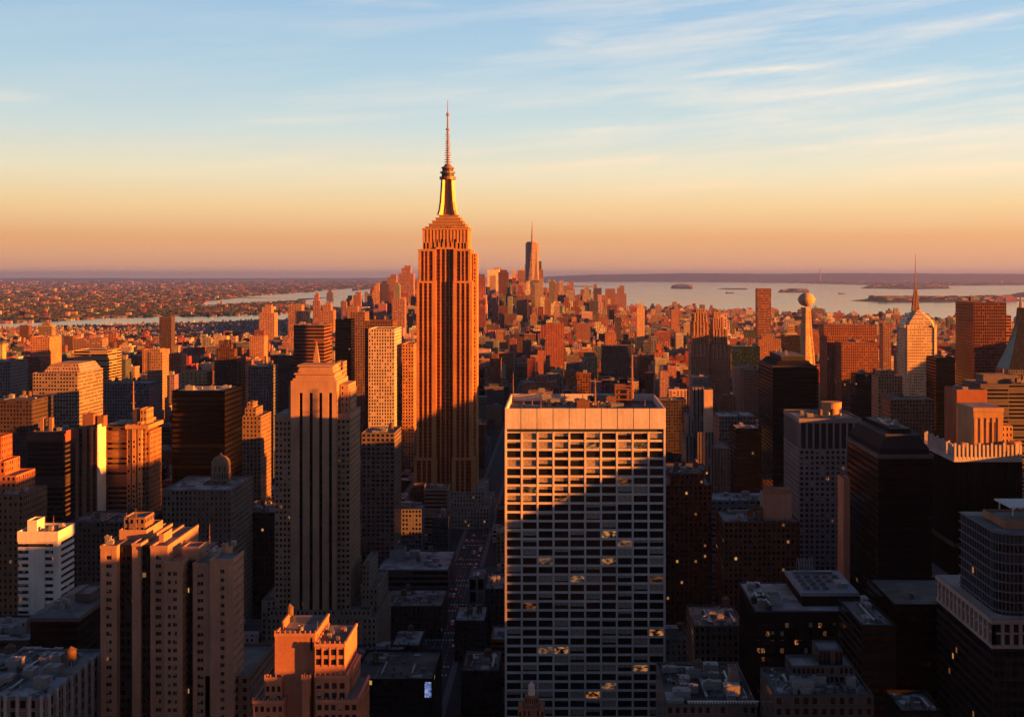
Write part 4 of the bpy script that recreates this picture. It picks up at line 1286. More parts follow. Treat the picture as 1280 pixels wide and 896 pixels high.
# ------------------------------------------------------------------ deco slab, its sunlit orange side put into the tint
def deco_slab():
    D = 1100.0; X = lambda p, d=D: wx(p, d); Z = lambda p, d=D: wz(p, d)
    root = thing('stone_tower', 'slim grey stepped stone tower whose upper flank glows orange, right of white grid tower', 'tower', (X(880), D + 20, 0), 'slim stepped grey tower', Z(484))
    st = (.24, .205, .19)
    for (a, b, yt, f, L) in ((866, 880, 484, 8, 26), (880, 891, 487, 2, 30), (860, 868, 520, 6, 36), (872, 893, 540, 0, 40), (857, 866, 545, 3, 36), (893, 912, 560, 4, 40)):
        d = D + f; m = MB(); m.shell(X(a, d), X(b, d), d, d + L, 0, Z(yt, d), st if a != 880 else (.55, .40, .28), (2.8, 3.6, .32, .9, .003) if a not in (880,) else NOWIN); m.build('wall', FM, root); roof_on(root, X(a, d), X(b, d), d, d + L, Z(yt, d))  # the sunlit block is given a paler orange tint than the grey ones
    claim(X(857), X(912), D, D + 44, Z(545)); SOLID.append((X(866), X(891), D, D + 30, Z(486)))


deco_slab()


def glass_chamfer():
    D = 1250.0; X = lambda p, d=D: wx(p, d); Z = lambda p, d=D: wz(p, d)
    root = thing('office_tower', 'very wide black glass tower with stepped lantern roof, below bulb topped tower', 'tower', (X(993), D + 45, 0), 'wide black glass tower', Z(442))
    x0, x1, y1, z = X(966), X(1021), D + 90, Z(458)
    m = MB(); m.box(x0, x1, D, y1, 0, z, (.0018, .0021, .0025), (1.6, 3.8, .9, .6, .0006)); m.build('wall', FM, root)
    m = MB(); m.box(x0 - .4, x1 + .4, D - .4, y1 + .4, z - .5, z + .4, (.09, .09, .10), bottom=True)
    R = lambda i: [(x0 + i, D + i), (x1 - i, D + i), (x1 - i, y1 - i), (x0 + i, y1 - i)]
    m.prism(R(3), R(7), z + .4, z + 5, CHAR); m.prism(R(10), R(10), z + 5, z + 9, (.05, .05, .055)); m.prism(R(9.4), R(9.4), z + 9, z + 10, DGREY); m.build('crown', FM, root)
    r = MB(); r.plane(x0 + 10, x1 - 10, D + 10, y1 - 10, z + 10.05); r.build('roof', 'roof_dark', root); clutter(root, x0 + 10, x1 - 10, D + 10, y1 - 10, z + 10, 4, tank=0)
    m = MB(); m.shell(x1, x1 + 6, D + 20, y1 - 20, 0, z - 4, (.12, .06, .04), (2.5, 3.8, .96, .5, 0)); m.build('wing', FM, root)
    claim(x0, x1 + 6, D, y1, z)


glass_chamfer()


def spired_pinnacle():
    D = 1700.0; X = lambda p, d=D: wx(p, d); Z = lambda p, d=D: wz(p, d)
    root = thing('skyscraper', 'cream gridded tower with rounded shoulders and tall lattice spire, glowing yellow on top', 'skyscraper', (X(1146), D + 25, 0), 'spired cream tower', Z(390))
    tn = (.66, .53, .34); win = (2.5, 3.9, .5, .5, .001)
    x0, x1 = X(1132), X(1171); L = 44

    def R(i, c):
        return chamfer(x0 + i, x1 - i, D + i, D + L - i, c)
    m = MB(); m.prism(R(0, 3), R(0, 3), 0, Z(410), tn, win, False)
    for a, b, ya, yb, c0, c1 in ((.8, 2, 410, 403, 3, 4), (2, 6, 403, 397, 4, 5), (6, 12, 397, 391.5, 5, 5), (12, 17, 391.5, 388, 4, 3)):
        m.prism(R(a, c0), R(b, c1), Z(ya), Z(yb), tn, win, True)
    m.build('wall', FM, root)
    for k in range(8):
        p = R(-.1, 3)[k]; g = MB(); g.box(p[0] - .7, p[0] + .7, p[1] - .7, p[1] + .7, 0, Z(406), tn); g.build('corner_pier', FM, root)
    cx, cy = X(1150), D + L / 2; g = MB(); zb = Z(388); zs = Z(360)
    for k in range(4):
        an = math.pi / 4 + k * math.pi / 2; g.bar((cx + 5.5 * math.cos(an), cy + 5.5 * math.sin(an), zb - 1), (cx + 1.2 * math.cos(an), cy + 1.2 * math.sin(an), zs), .8, STONE)
    for j in range(7):
        f = j / 7; r = 5.5 - 4.3 * f; z = zb + (zs - zb) * f
        P = [(cx + r * math.cos(math.pi / 4 + k * math.pi / 2), cy + r * math.sin(math.pi / 4 + k * math.pi / 2), z) for k in range(4)]
        for k in range(4):
            g.bar(P[k], P[(k + 1) % 4], .45, STONE)
    g.cyl(cx, cy, zb, zs, 1.6, 1.0, STONE, 6); g.cyl(cx, cy, zs, Z(340), 1.0, .7, STONE, 6); g.cyl(cx, cy, Z(340), Z(317), .6, .2, STONE, 6)
    g.build('spire', 'mast', root); claim(x0, x1, D, D + L, Z(408))


spired_pinnacle()


def bulb_tower():
    D = 2200.0; X = lambda p, d=D: wx(p, d); Z = lambda p, d=D: wz(p, d)
    root = thing('observation_tower', 'slender flared cream tower with round bulb on top, before the bay', 'tower', (X(1008), D, 0), 'bulb topped tower', Z(366))
    cx, cy = X(1008), D; m = MB(); tn = (.64, .46, .26)
    prof = [(0, 20), (Z(445), 14.5), (Z(425), 11), (Z(405), 8.6), (Z(390), 7.4), (Z(384), 8.6)]
    for (a, r0), (b, r1) in zip(prof, prof[1:]):
        m.cyl(cx, cy, a, b, r0 * .92, r1 * .92, (.64, .43, .20), 20, (4.5, 5, .4, .5, 0), top=False)
    m.build('shaft', FM, root)
    for k in range(6):
        g = MB(); an = k * math.pi / 3 + .3
        for (a, r0), (b, r1) in zip(prof, prof[1:]):
            g.bar((cx + r0 * math.cos(an), cy + r0 * math.sin(an), a), (cx + r1 * math.cos(an), cy + r1 * math.sin(an), b), 1.1, tn)
        for (a, r0), (b, r1) in zip(prof[1:], prof[2:]):
            for sg in (-1, 1):
                a2 = an + sg * math.pi / 3
                g.bar((cx + r0 * math.cos(an), cy + r0 * math.sin(an), a), (cx + r1 * math.cos(a2), cy + r1 * math.sin(a2), b), .7, tn)
        g.build('rib', FM, root)
    m = MB(); zc_, R = Z(374.5), 14.5; N = 10
    for k in range(N):
        a, b = -math.pi / 2 + math.pi * k / N, -math.pi / 2 + math.pi * (k + 1) / N
        m.cyl(cx, cy, zc_ + R * .82 * math.sin(a), zc_ + R * .82 * math.sin(b), R * math.cos(a), R * math.cos(b), tn, 24, (3, 3, .3, .5, 0), top=False)
    m.cyl(cx, cy, zc_ - .8, zc_ + .8, R + .9, R + .9, tn, 24)
    m.build('bulb', FM, root); antenna(root, cx, cy, zc_ + R * .8, Z(359), .7); claim(cx - 12, cx + 12, cy - 12, cy + 12, Z(385))


bulb_tower()


def tapering_tower(name, label, short, xl, xr, yb, yt, ysp, D, tn):
    """square plan that turns into a smaller square set corner-wise"""
    X = lambda p: wx(p, D); Z = lambda p: wz(p, D); w = (X(xr) - X(xl)); cx, cy = (X(xl) + X(xr)) / 2, D + w / 2; h = w / 2
    root = thing(name, label, 'skyscraper', (cx, cy, 0), short, Z(yt))
    lo = [(cx - h, cy - h), (cx, cy - h), (cx + h, cy - h), (cx + h, cy), (cx + h, cy + h), (cx, cy + h), (cx - h, cy + h), (cx - h, cy)]
    q = h * .98; r = h * .66
    hi = [(cx - r, cy - r), (cx, cy - q), (cx + r, cy - r), (cx + q, cy), (cx + r, cy + r), (cx, cy + q), (cx - r, cy + r), (cx - q, cy)]
    m = MB(); m.prism(lo, lo, 0, 60, tn, (4, 8, .5, .6, 0), False); m.prism(lo, hi, 60, Z(yt) - 6, tn, (6, 9, .8, .35, 0)); m.build('wall', FM, root)
    m = MB(); m.cyl(cx, cy, Z(yt) - 6, Z(yt), r * 1.2, r * 1.2, (.3, .27, .24), 16); m.build('parapet', FM, root)
    g = MB(); zb = Z(yt); zt = Z(ysp)
    for k, (ra, rb) in enumerate(((5.5, 4), (4, 3), (2.8, 1.8), (1.6, .7))):
        a, b = zb + (zt - zb) * k / 4, zb + (zt - zb) * (k + 1) / 4; g.cyl(cx, cy, a, b, ra, rb, STONE, 8); g.cyl(cx, cy, b - 2, b, rb * 1.8, rb * 1.8, STONE, 8)
    g.build('spire', 'mast', root); claim(cx - h, cx + h, cy - h, cy + h, Z(yt))


tapering_tower('skyscraper', 'distant tapering glass skyscraper with slim spire, tallest on the far skyline', 'far tapering skyscraper', 656.5, 673.5, 380, 302, 276, 6400.0, (.34, .25, .20))


def stepped_pair():
    D = 2000.0; X = lambda p, d=D: wx(p, d); Z = lambda p, d=D: wz(p, d)
    for (lab, short, sets) in (
            ('left of two stepped orange brick towers with ribbed crown, above slim stepped grey tower', 'left stepped brick tower', ((864, 888, 430, 0, 44), (865.5, 886, 403, 3, 40), (867, 884.5, 392, 6, 36), (870, 882, 387, 9, 30))),
            ('right of two stepped orange brick towers, its shoulders falling away to one side', 'right stepped brick tower', ((889, 913, 432, 0, 46), (890, 909.5, 412, 3, 42), (890.5, 905, 399, 6, 36), (892, 901, 391, 9, 30)))):
        cx = (X(sets[0][0]) + X(sets[0][1])) / 2
        root = thing('apartment_tower', lab, 'tower', (cx, D + 24, 0), short, Z(sets[-1][2]))
        for (a, b, yt, f, L) in sets:
            d = D + f; m = MB(); m.shell(X(a, d), X(b, d), d, D + L, 0, Z(yt, d), (.36, .20, .12), (3.4, 3.9, .5, .5, .002)); m.build('wall', FM, root); roof_on(root, X(a, d), X(b, d), d, D + L, Z(yt, d))
            for k in range(5):
                x = X(a, d) + (X(b, d) - X(a, d)) * (k + .5) / 5; g = MB(); g.box(x - .8, x + .8, d - .5, d + .2, Z(yt, d) - 20, Z(yt, d) + 2.2, (.44, .26, .16)); g.build('pier', FM, root)
        claim(X(sets[0][0]), X(sets[0][1]), D, D + 46, Z(410))


stepped_pair()

# ------------------------------------------------------------------ other landmark blocks, right half
tower('office_tower', 'tall lone orange brick slab rising above the shore, before the bay', 'lone orange slab', 947, 964, 360.5, 3000, 34, (.34, .17, .10), (3.2, 3.8, .9, .5, 0), n=1)
o, bb = tower('brick_building', 'broad rust red brick block with notched front, right of bulb topped tower', 'broad rust red block', 1034, 1094, 420, 1900, 56, (.26, .115, .07), (3.2, 3.9, .5, .55, .003), n=5, tiers=((1030, 1096, 406, 14, 4),))
tower('brick_building', 'rust red lower wing stepping out before the broad rust red block', 'rust red wing', 1052, 1098, 428, 1850, 44, (.27, .12, .07), (3.2, 3.9, .5, .55, .003), n=4)
tower('office_tower', 'tall dark tower whose red gridded face catches light, right of spired cream tower', 'dark tower with red grid', 1217, 1258, 378, 1700, 78, (.16, .075, .05), (3.0, 4.2, .62, .62, .001), 'roof_dark', 3)
tower('office_tower', 'lower side wing on the sunlit edge of tall dark red gridded tower', 'side wing of red grid tower', 1258, 1264, 394, 1715, 40, (.34, .17, .10), (3.0, 4.2, .96, .5, 0), n=1)
tower('office_building', 'small black box between spired cream tower and dark tower with red grid', 'small black box', 1170, 1194, 447, 1500, 40, BLACK, DKW, 'roof_dark', 2)


def cone_tower():
    D = 1600.0; cx, cy = wx(1283, D), D + 20; Z = lambda p: wz(p, D)
    root = thing('stone_tower', 'grey flaring pyramid roofed tower with thin spire at right edge', 'tower', (cx, cy, 0), 'pyramid roofed grey tower', Z(420))
    m = MB(); R = lambda r: [(cx - r, cy - r), (cx + r, cy - r), (cx + r, cy + r), (cx - r, cy + r)]
    m.prism(R(24), R(24), 0, Z(462), (.13, .13, .135), (3, 4, .4, .5, .002)); m.build('wall', FM, root)
    m = MB()
    for (a, b, r0, r1) in ((462, 440, 23, 15), (440, 420, 15, 9), (420, 405, 9, 5.5), (405, 385, 5, 3.5)):
        m.prism(R(r0), R(r1), Z(a), Z(b), (.03, .03, .033), (2.5, 4, .4, .9, 0))
    m.build('pyramid_roof', FM, root); g = MB(); g.cyl(cx, cy, Z(385), Z(372), 2.4, 1.0, STONE, 6); g.build('spire', 'mast', root); claim(cx - 24, cx + 24, cy - 24, cy + 24, Z(462))


cone_tower()
tower('office_building', 'brick red box with bright orange front, behind white column crowned black tower', 'orange fronted red box', 1196, 1234, 487, 1120, 36, (.36, .15, .08), NOWIN, n=3)
tower('office_building', 'wide grey banded block at right edge with cluttered low roof', 'wide grey banded block', 1226, 1330, 480, 1300, 60, (.17, .15, .145), (30.0, 4.0, .98, .45, .004), n=16, ph=(.1, .5, .3, .7, 8))
tower('office_building', 'orange lit penthouse block standing on roof line right of orange fronted red box', 'orange penthouse block', 1248, 1272, 470, 1400, 40, (.36, .20, .12), (3, 4, .5, .5, 0), n=2)
tower('brick_building', 'low block whose top floors glow orange below spired cream tower', 'orange topped low block', 1113, 1168, 499, 1350, 36, (.32, .17, .10), (3.4, 4.0, .5, .55, .0), n=5)
tower('brick_building', 'compact orange lit block, left of spired cream tower foot', 'compact orange block', 1098, 1128, 470, 1550, 34, (.40, .24, .14), (3.2, 4, .45, .5, 0), n=3, tiers=((1100, 1118, 463, 6, 4),))
tower('office_tower', 'narrow grey tower with blue panes, left of spired cream tower shaft', 'narrow blue grey tower', 1104, 1114, 404, 2100, 26, (.30, .18, .13), (3, 4, .5, .6, 0), n=1)
tower('office_building', 'dull teal glass block with flat roof, left of wide black glass tower', 'teal glass block', 915, 950, 433, 2300, 50, (.025, .055, .055), (3, 4, .85, .6, 0), n=2)
tower('brick_building', 'orange lit stepped block left of bulb topped tower, above black glass roof', 'stepped orange block', 948, 982, 424, 2500, 40, (.36, .19, .11), (3.5, 4, .5, .5, 0), n=2, tiers=((952, 968, 419, 6, 6),))
tower('office_building', 'dark block in front of flared foot of bulb topped tower', 'dark block by bulb tower', 982, 1000, 420, 2050, 40, (.04, .035, .035), DKW, n=1)
tower('brick_building', 'reddish grey block under teal glass block, lit on its edge', 'reddish grey block', 930, 952, 462, 1800, 40, (.20, .12, .09), (3, 3.8, .5, .5, .003), n=3)
tower('office_building', 'black box with pale cornice among low blue roofs', 'black box among blue roofs', 920, 952, 535, 1050, 34, BLACK, DKW, 'roof_pale', 4)
tower('office_building', 'grey flat block behind black box among blue roofs', 'grey flat block', 898, 945, 520, 1180, 44, (.15, .14, .14), (3, 3.8, .5, .5, .003), 'roof_pale', 7)
tower('low_building', 'long low hall with bluish ribbed roof below black box', 'long blue roofed hall', 888, 985, 625, 950, 34, BLUEGREY, (5, 4, .6, .4, 0), 'roof_pale', 9, par=.5)
tower('office_building', 'dark slab filling gap behind slim stepped grey tower', 'dark slab behind grey tower', 812, 858, 500, 1500, 40, (.07, .055, .05), (3, 3.8, .5, .5, .002), n=3)
tower('office_building', 'grey gridded slab standing behind roof masts of white grid tower', 'grey gridded slab', 752, 792, 432, 2300, 40, (.11, .09, .085), (4, 4.2, .5, .5, .001), n=3)
tower('brick_tower', 'slim bright golden tower with rounded top, before the bay', 'slim golden tower', 796, 806, 385, 3500, 24, (.62, .42, .22), (4, 4, .3, .5, 0), n=1, tiers=((798, 804.5, 382, 5, 5),))
tower('brick_tower', 'small orange tower between slim golden tower and stepped brick pair', 'small orange tower', 839, 849, 387, 4200, 30, (.40, .20, .12), (4, 4, .4, .5, 0), n=1)
tower('brick_building', 'orange lit stepped block behind roof of white grid tower, left part', 'orange stepped block', 652, 690, 478, 1900, 50, (.34, .17, .11), (3, 3.8, .5, .5, 0), n=6, tiers=((668, 684, 470, 8, 8),))
tower('brick_tower', 'slender red brick shaft rising over roof left of white grid tower masts', 'slender red shaft', 672, 679, 438, 2150, 14, (.30, .12, .08), NOWIN, n=0)

# ------------------------------------------------------------------ far skyline round the tapering skyscraper and left of the tallest tower
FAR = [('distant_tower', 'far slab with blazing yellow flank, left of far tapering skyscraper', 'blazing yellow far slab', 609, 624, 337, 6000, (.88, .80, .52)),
       ('distant_tower', 'far tower hugging the left flank of far tapering skyscraper', 'tower left of tapering one', 647, 657, 338, 6700, (.30, .18, .15)),
       ('distant_tower', 'far tower hugging the right flank of far tapering skyscraper', 'tower right of tapering one', 673, 679, 337, 6600, (.30, .18, .14)),
       ('distant_tower', 'taller of two adjoining far grey blocks near the water', 'taller far grey block', 693, 700, 354, 6900, (.28, .17, .14)),
       ('distant_tower', 'far grey tower, lower neighbour of taller far grey block', 'lower far grey block', 701, 712, 357, 7000, (.26, .17, .15)),
       ('distant_tower', 'darkest far tower in the row of blocks by the water', 'dark far tower', 742, 752, 360, 7000, (.10, .08, .09)),
       ('distant_tower', 'far reddish tower left of dark far tower by the water', 'reddish far tower', 727, 739, 362, 7000, (.24, .15, .13)),
       ('distant_tower', 'far orange tower stepping down beside dark far tower', 'orange far tower', 748, 760, 369, 6200, (.36, .20, .12)),
       ('distant_tower', 'far broad block at the water end of the skyline', 'broad far waterside block', 757, 769, 361, 7200, (.28, .16, .13)),
       ('distant_tower', 'last far block before open bay water', 'last far block', 769, 783, 364, 7200, (.30, .17, .13)),
       ('distant_tower', 'tallest ragged far tower just left of tallest masted tower', 'ragged far tower', 498, 517, 339, 5600, (.34, .19, .15)),
       ('distant_tower', 'broad far tower left of ragged far tower, rust coloured', 'broad far rust tower', 481, 499, 350, 5700, (.32, .18, .14)),
       ('distant_tower', 'golden topped far tower, left of broad far rust tower', 'golden far tower', 465, 476, 361, 5600, (.50, .30, .15)),
       ('distant_tower', 'far slate tower behind golden far tower', 'far slate tower', 459, 467, 367, 5900, (.22, .16, .15)),
       ('distant_tower', 'slim far tower above white tower with yellow flank', 'slim far tower', 444, 451, 365, 5200, (.34, .18, .13)),
       ('distant_tower', 'mid distance rust block behind white tower with yellow flank', 'mid rust block', 490, 506, 374, 4200, (.36, .20, .14)),
       ('distant_tower', 'far orange block beside shoulder of tallest masted tower', 'far shoulder block', 598, 606, 374, 5000, (.36, .19, .13)),
       ('distant_tower', 'far tower between yellow slab and far tapering skyscraper', 'far in-between tower', 630, 640, 349, 6500, (.30, .17, .14)),
       ('distant_tower', 'rounded orange tower among roofs near left river bend', 'rounded orange river tower', 324, 343, 388, 4600, (.44, .25, .14)),
       ('distant_tower', 'far dark fronted tower with pale lit cap near river bend', 'pale capped river tower', 360, 377, 381, 4300, (.34, .20, .14)),
       ('distant_tower', 'lower lit block against the side of pale capped river tower', 'lit block by capped tower', 377, 386, 389, 4300, (.50, .30, .16)),
       ('distant_tower', 'stepped red tower with finial right of pale capped river tower', 'finial river tower', 391, 400, 373, 4700, (.32, .17, .13)),
       ('distant_tower', 'domed orange block right of finial river tower', 'domed river block', 400, 417, 385, 4700, (.38, .21, .13)),
       ('distant_tower', 'far narrow tower left of slim far tower near river', 'far narrow river tower', 427, 433, 377, 5000, (.30, .17, .14)),
       ('distant_tower', 'far brown block between narrow and slim river towers', 'far brown river block', 434, 447, 383, 4800, (.34, .19, .13))]
for (nm, lab, sh, a, b, yt, D, tn) in FAR:
    w = wx(b, D) - wx(a, D); tr = ()
    if 'ragged' in lab or 'stepped' in lab or 'rounded' in lab or 'domed' in lab or 'last' in lab or 'rust tower' in lab:
        q = (b - a) * .2; tr = ((a + q, b - q, yt - 4, w * .15, w * .15), (a + 2 * q, b - q, yt - 7, w * .3, w * .3))
        yt = yt + 3
    o, bb = tower(nm, lab, sh, a, b, yt, D, min(w, 60), tn, (6, 6, .5, .5, 0), n=0, tiers=tr)
    if 'finial' in lab or 'slim' in lab or 'ragged' in lab:
        antenna(o, (bb[0] + bb[1]) / 2, D + w / 2, bb[4], bb[4] + 34, 2.0)

# ------------------------------------------------------------------ landmark blocks, left half
tower('office_tower', 'white gridded tower with plain top and bright yellow side wall', 'white tower with yellow flank', 460.5, 493, 411, 1500, 66, (.56, .48, .42), (3.0, 3.9, .52, .6, .001), n=2)
tower('office_tower', 'dark stepped back slab just behind top of white tower with yellow flank', 'dark slab behind white tower', 456, 491, 401, 1572, 40, (.16, .085, .06), (3, 3.9, .5, .5, 0), n=2)
tower('office_building', 'wide grey gridded block beneath white tower with yellow flank', 'grey gridded block below white tower', 452, 493, 541, 1050, 46, (.17, .135, .12), (3.6, 3.7, .6, .5, .004), n=10)
tower('office_tower', 'slim pure black slab left of white tower with yellow flank', 'slim black slab', 419, 439, 399, 1680, 30, BLACK, DKW, 'roof_dark', 1)
tower('office_tower', 'brown gridded slab between black slab and white tower', 'brown gridded slab', 438, 456, 390, 1900, 44, (.20, .12, .095), (3.4, 3.8, .55, .5, .001), n=2)
tower('office_tower', 'broad brown tower with horizontal bands behind crown of tan striped tower', 'brown banded tower', 367, 405, 406, 1450, 52, (.20, .10, .065), (12, 4.0, .98, .5, .001), n=3)
tower('brick_tower', 'orange gridded block squeezed between white tower and tallest masted tower', 'orange gridded block', 503, 517, 430, 1520, 60, (.42, .23, .12), (3.6, 4.0, .5, .55, 0), n=3)
tower('stone_building', 'narrow tan block peeking out beside crown of tan striped tower', 'tan stub', 421, 429, 452, 1200, 20, (.30, .22, .16), (3, 4, .4, .5, 0), n=1)


def pyramid_spire():
    D = 1150.0; cx, cy = wx(393, D), D + 10; root = thing('church_spire', 'small pale pyramidal spire catching light over crown of tan striped tower', 'spire', (cx, cy, 0), 'pale pyramidal spire', wz(424, D))
    m = MB(); R = lambda r: [(cx - r, cy - r), (cx + r, cy - r), (cx + r, cy + r), (cx - r, cy + r)]
    m.prism(R(3.2), R(3.2), 0, wz(456, D), (.34, .22, .16), (3, 4, .3, .6, 0)); m.build('tower', FM, root)
    m = MB(); m.prism(R(2.9), R(.25), wz(456, D), wz(427, D), (.45, .28, .18), (1.5, 2.2, .35, .4, 0)); m.build('spire', FM, root); claim(cx - 6, cx + 6, cy - 6, cy + 6, wz(462, D))


pyramid_spire()
tower('office_tower', 'broad black banded tower with red glinting side, pale rimmed roof', 'broad black banded tower', 215, 281, 488, 1000, 55, (.0025, .0023, .0025), (30, 4.1, .985, .62, .0), 'roof_pale', 6, tank=0)
o, bb = tower('stone_building', 'massive grey stone block with domed turret on its right roof corner', 'domed grey stone block', 203, 289, 612, 870, 60, (.20, .165, .14), (3.0, 3.7, .45, .55, .006), 'roof_pale', 8)
d = 895; cx = wx(271, d)
m = MB(); m.shell(wx(254, d), wx(288, d), d, d + 22, bb[4] - 1, wz(604, d), (.22, .17, .14), (2.5, 4, .45, .6, 0)); m.build('turret_base', FM, o)
m = MB(); m.cyl(cx, d + 11, wz(604, d), wz(583, d), 7.2, 6.8, (.26, .19, .14), 12, (1.6, 5, .4, .7, 0)); m.build('turret', FM, o)
m = MB()
for k in range(5):
    a, b = k / 5 * math.pi / 2, (k + 1) / 5 * math.pi / 2; m.cyl(cx, d + 11, wz(583, d) + 6.5 * math.sin(a), wz(583, d) + 6.5 * math.sin(b), 6.8 * math.cos(a), 6.8 * math.cos(b), (.30, .2, .13), 16, top=False)
m.build('dome', FM, o); antenna(o, cx, d + 11, wz(583, d) + 6, wz(568, d), .5)


def twin_deco():
    D = 935.0; X = lambda p, d=D: wx(p, d); Z = lambda p, d=D: wz(p, d)
    root = thing('stone_tower', 'slim brown ribbed tower with blank wall glowing bright yellow above pale below', 'tower', (X(108), D + 14, 0), 'ribbed tower with yellow wall', Z(518))
    br = (.23, .12, .08)
    m = MB(); m.box(X(94), X(121), D + 1, D + 21, 0, Z(535), (.10, .055, .04), (2.2, 3.6, .6, .6, .003))
    for a, b in ((94, 98), (103, 108), (112, 116), (119.5, 121.5)):
        m.box(X(a), X(b), D, D + 1.2, 0, Z(534), br)
    m.build('wall', FM, root); r = MB(); r.plane(X(94), X(121), D + 1, D + 21, Z(535) + .03); r.build('roof', 'roof', root)
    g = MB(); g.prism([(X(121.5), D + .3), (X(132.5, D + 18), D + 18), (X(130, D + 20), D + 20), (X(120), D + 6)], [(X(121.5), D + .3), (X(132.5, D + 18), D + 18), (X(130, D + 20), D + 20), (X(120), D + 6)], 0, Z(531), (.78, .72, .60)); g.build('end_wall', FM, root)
    penthouse(root, X(99), X(113), D + 6, D + 16, Z(535), Z(517, D + 8), br); penthouse(root, X(116), X(124), D + 9, D + 17, Z(535), Z(520, D + 8), br)
    claim(X(93), X(134), D, D + 21, Z(535))
    D2 = 957.0; root = thing('brick_tower', 'brown banded tower with glowing orange corner piers and roof mast', 'tower', (X(160, D2), D2 + 16, 0), 'orange cornered masted tower', wz(530, D2))
    X = lambda p, d=D2: wx(p, d); Z = lambda p, d=D2: wz(p, d)
    m = MB(); m.box(X(132), X(162), D2 + 3, D2 + 34, 0, Z(533), (.24, .12, .08), (20, 3.7, .97, .45, .003))
    for (a, b, f, yt, tn) in ((158, 163, 1, 530, (.40, .22, .12)), (165, 170, 0, 530, (.46, .27, .14)), (172, 177, 0, 527, (.46, .27, .14)), (178, 184, 6, 540, (.30, .17, .11))):
        m.box(X(a), X(b), D2 + f, D2 + 34, 0, Z(yt), tn, (3.2, 3.7, .42, .5, .002))
    m.box(X(162), X(180), D2 + 3, D2 + 33, 0, Z(534), (.22, .11, .07), (3, 3.7, .6, .5, .002))
    m.box(X(157), X(186), D2 - 1, D2 + 35, Z(536), Z(531), (.44, .26, .14), bottom=True); m.build('wall', FM, root); r = MB(); r.plane(X(131), X(184), D2 + 3, D2 + 34, Z(531) + .05); r.build('roof', 'roof', root)
    penthouse(root, X(162), X(167), D2 + 8, D2 + 20, Z(534), Z(513), (.42, .25, .14)); penthouse(root, X(172), X(180), D2 + 6, D2 + 22, Z(534), Z(512), (.44, .26, .14), (3, 5, .4, .5, 0))
    antenna(root, X(160), D2 + 12, Z(533), Z(478), .9); antenna(root, X(148), D2 + 16, Z(533), Z(524), .4); claim(X(131), X(185), D2, D2 + 35, Z(533))


twin_deco()
o, bb = tower('office_tower', 'dark banded tower with red lit strip along top of its side', 'dark banded tower with red strip', 34, 79, 540, 1012, 44, (.07, .05, .05), (20, 3.9, .98, .6, .001), n=5)
m = MB(); m.box(bb[1], bb[1] + .4, 1012, 1056, bb[4] - 8, bb[4] + .3, (.40, .10, .06), bottom=True); m.box(bb[0] - .3, bb[1] + .4, 1011.6, 1012, bb[4] - 7, bb[4] + .3, (.16, .07, .06), bottom=True); m.build('painted_sun_strip', FM, o)  # red tint paints the low sun's glow along the top of the side
for a in (50, 61):
    penthouse(o, wx(a, 1027), wx(a + 4, 1027), 1027, 1032, bb[4] - 1, wz(522, 1027), (.30, .18, .12))
tower('brick_building', 'stepped brick building glowing deep red orange at left edge', 'stepped red edge building', -60, 2, 545, 724, 14, (.42, .13, .07), (2.8, 3.5, .42, .5, .002), n=2)
tower('brick_building', 'second step of red orange edge building, arcaded top floor', 'arcaded red step', -60, 6, 576, 718, 20, (.40, .15, .08), (2.8, 3.5, .45, .55, .002), n=2)
tower('brick_building', 'lowest broad step of red orange edge building with small windows', 'lowest red step', -60, 20, 594, 712, 26, (.36, .16, .09), (2.8, 3.5, .42, .5, .002), n=3)
tower('brick_building', 'brown windowed base block under red orange steps, left edge', 'brown base block', -60, 29, 618, 705, 33, (.20, .12, .085), (2.8, 3.5, .42, .5, .003), n=3)


def hip_block():
    D = 560.0; X = lambda p, d=D: wx(p, d); Z = lambda p, d=D: wz(p, d); root = thing('office_building', 'dark banded building with shallow hipped roof below small white banded block', 'building', (X(69), D + 24, 0), 'dark hip roofed block', Z(762))
    x0, x1, y1, z = X(38), X(97), D + 58, Z(776); m = MB(); m.box(x0, x1, D, y1, 0, z, (.028, .025, .025), (20, 3.6, .98, .55, .0)); m.build('wall', FM, root)
    m = MB(); m.box(x0 - .8, x1 + .8, D - .8, y1 + .8, z, z + 1.6, (.13, .11, .10), bottom=True); m.build('eave', FM, root)
    R = lambda i: [(x0 + i, D + i), (x1 - i, D + i), (x1 - i, y1 - i), (x0 + i, y1 - i)]
    m = MB(); m.prism(R(-.6), R(5), z + 1.6, z + 3.4, GREY); m.build('roof', 'roof', root); penthouse(root, X(72), X(92), D + 20, D + 40, z + 3.2, z + 7, (.13, .10, .09)); clutter(root, x0 + 6, x1 - 6, D + 6, D + 18, z + 3.4, 6, tank=0); claim(x0, x1, D, y1, z)


hip_block()


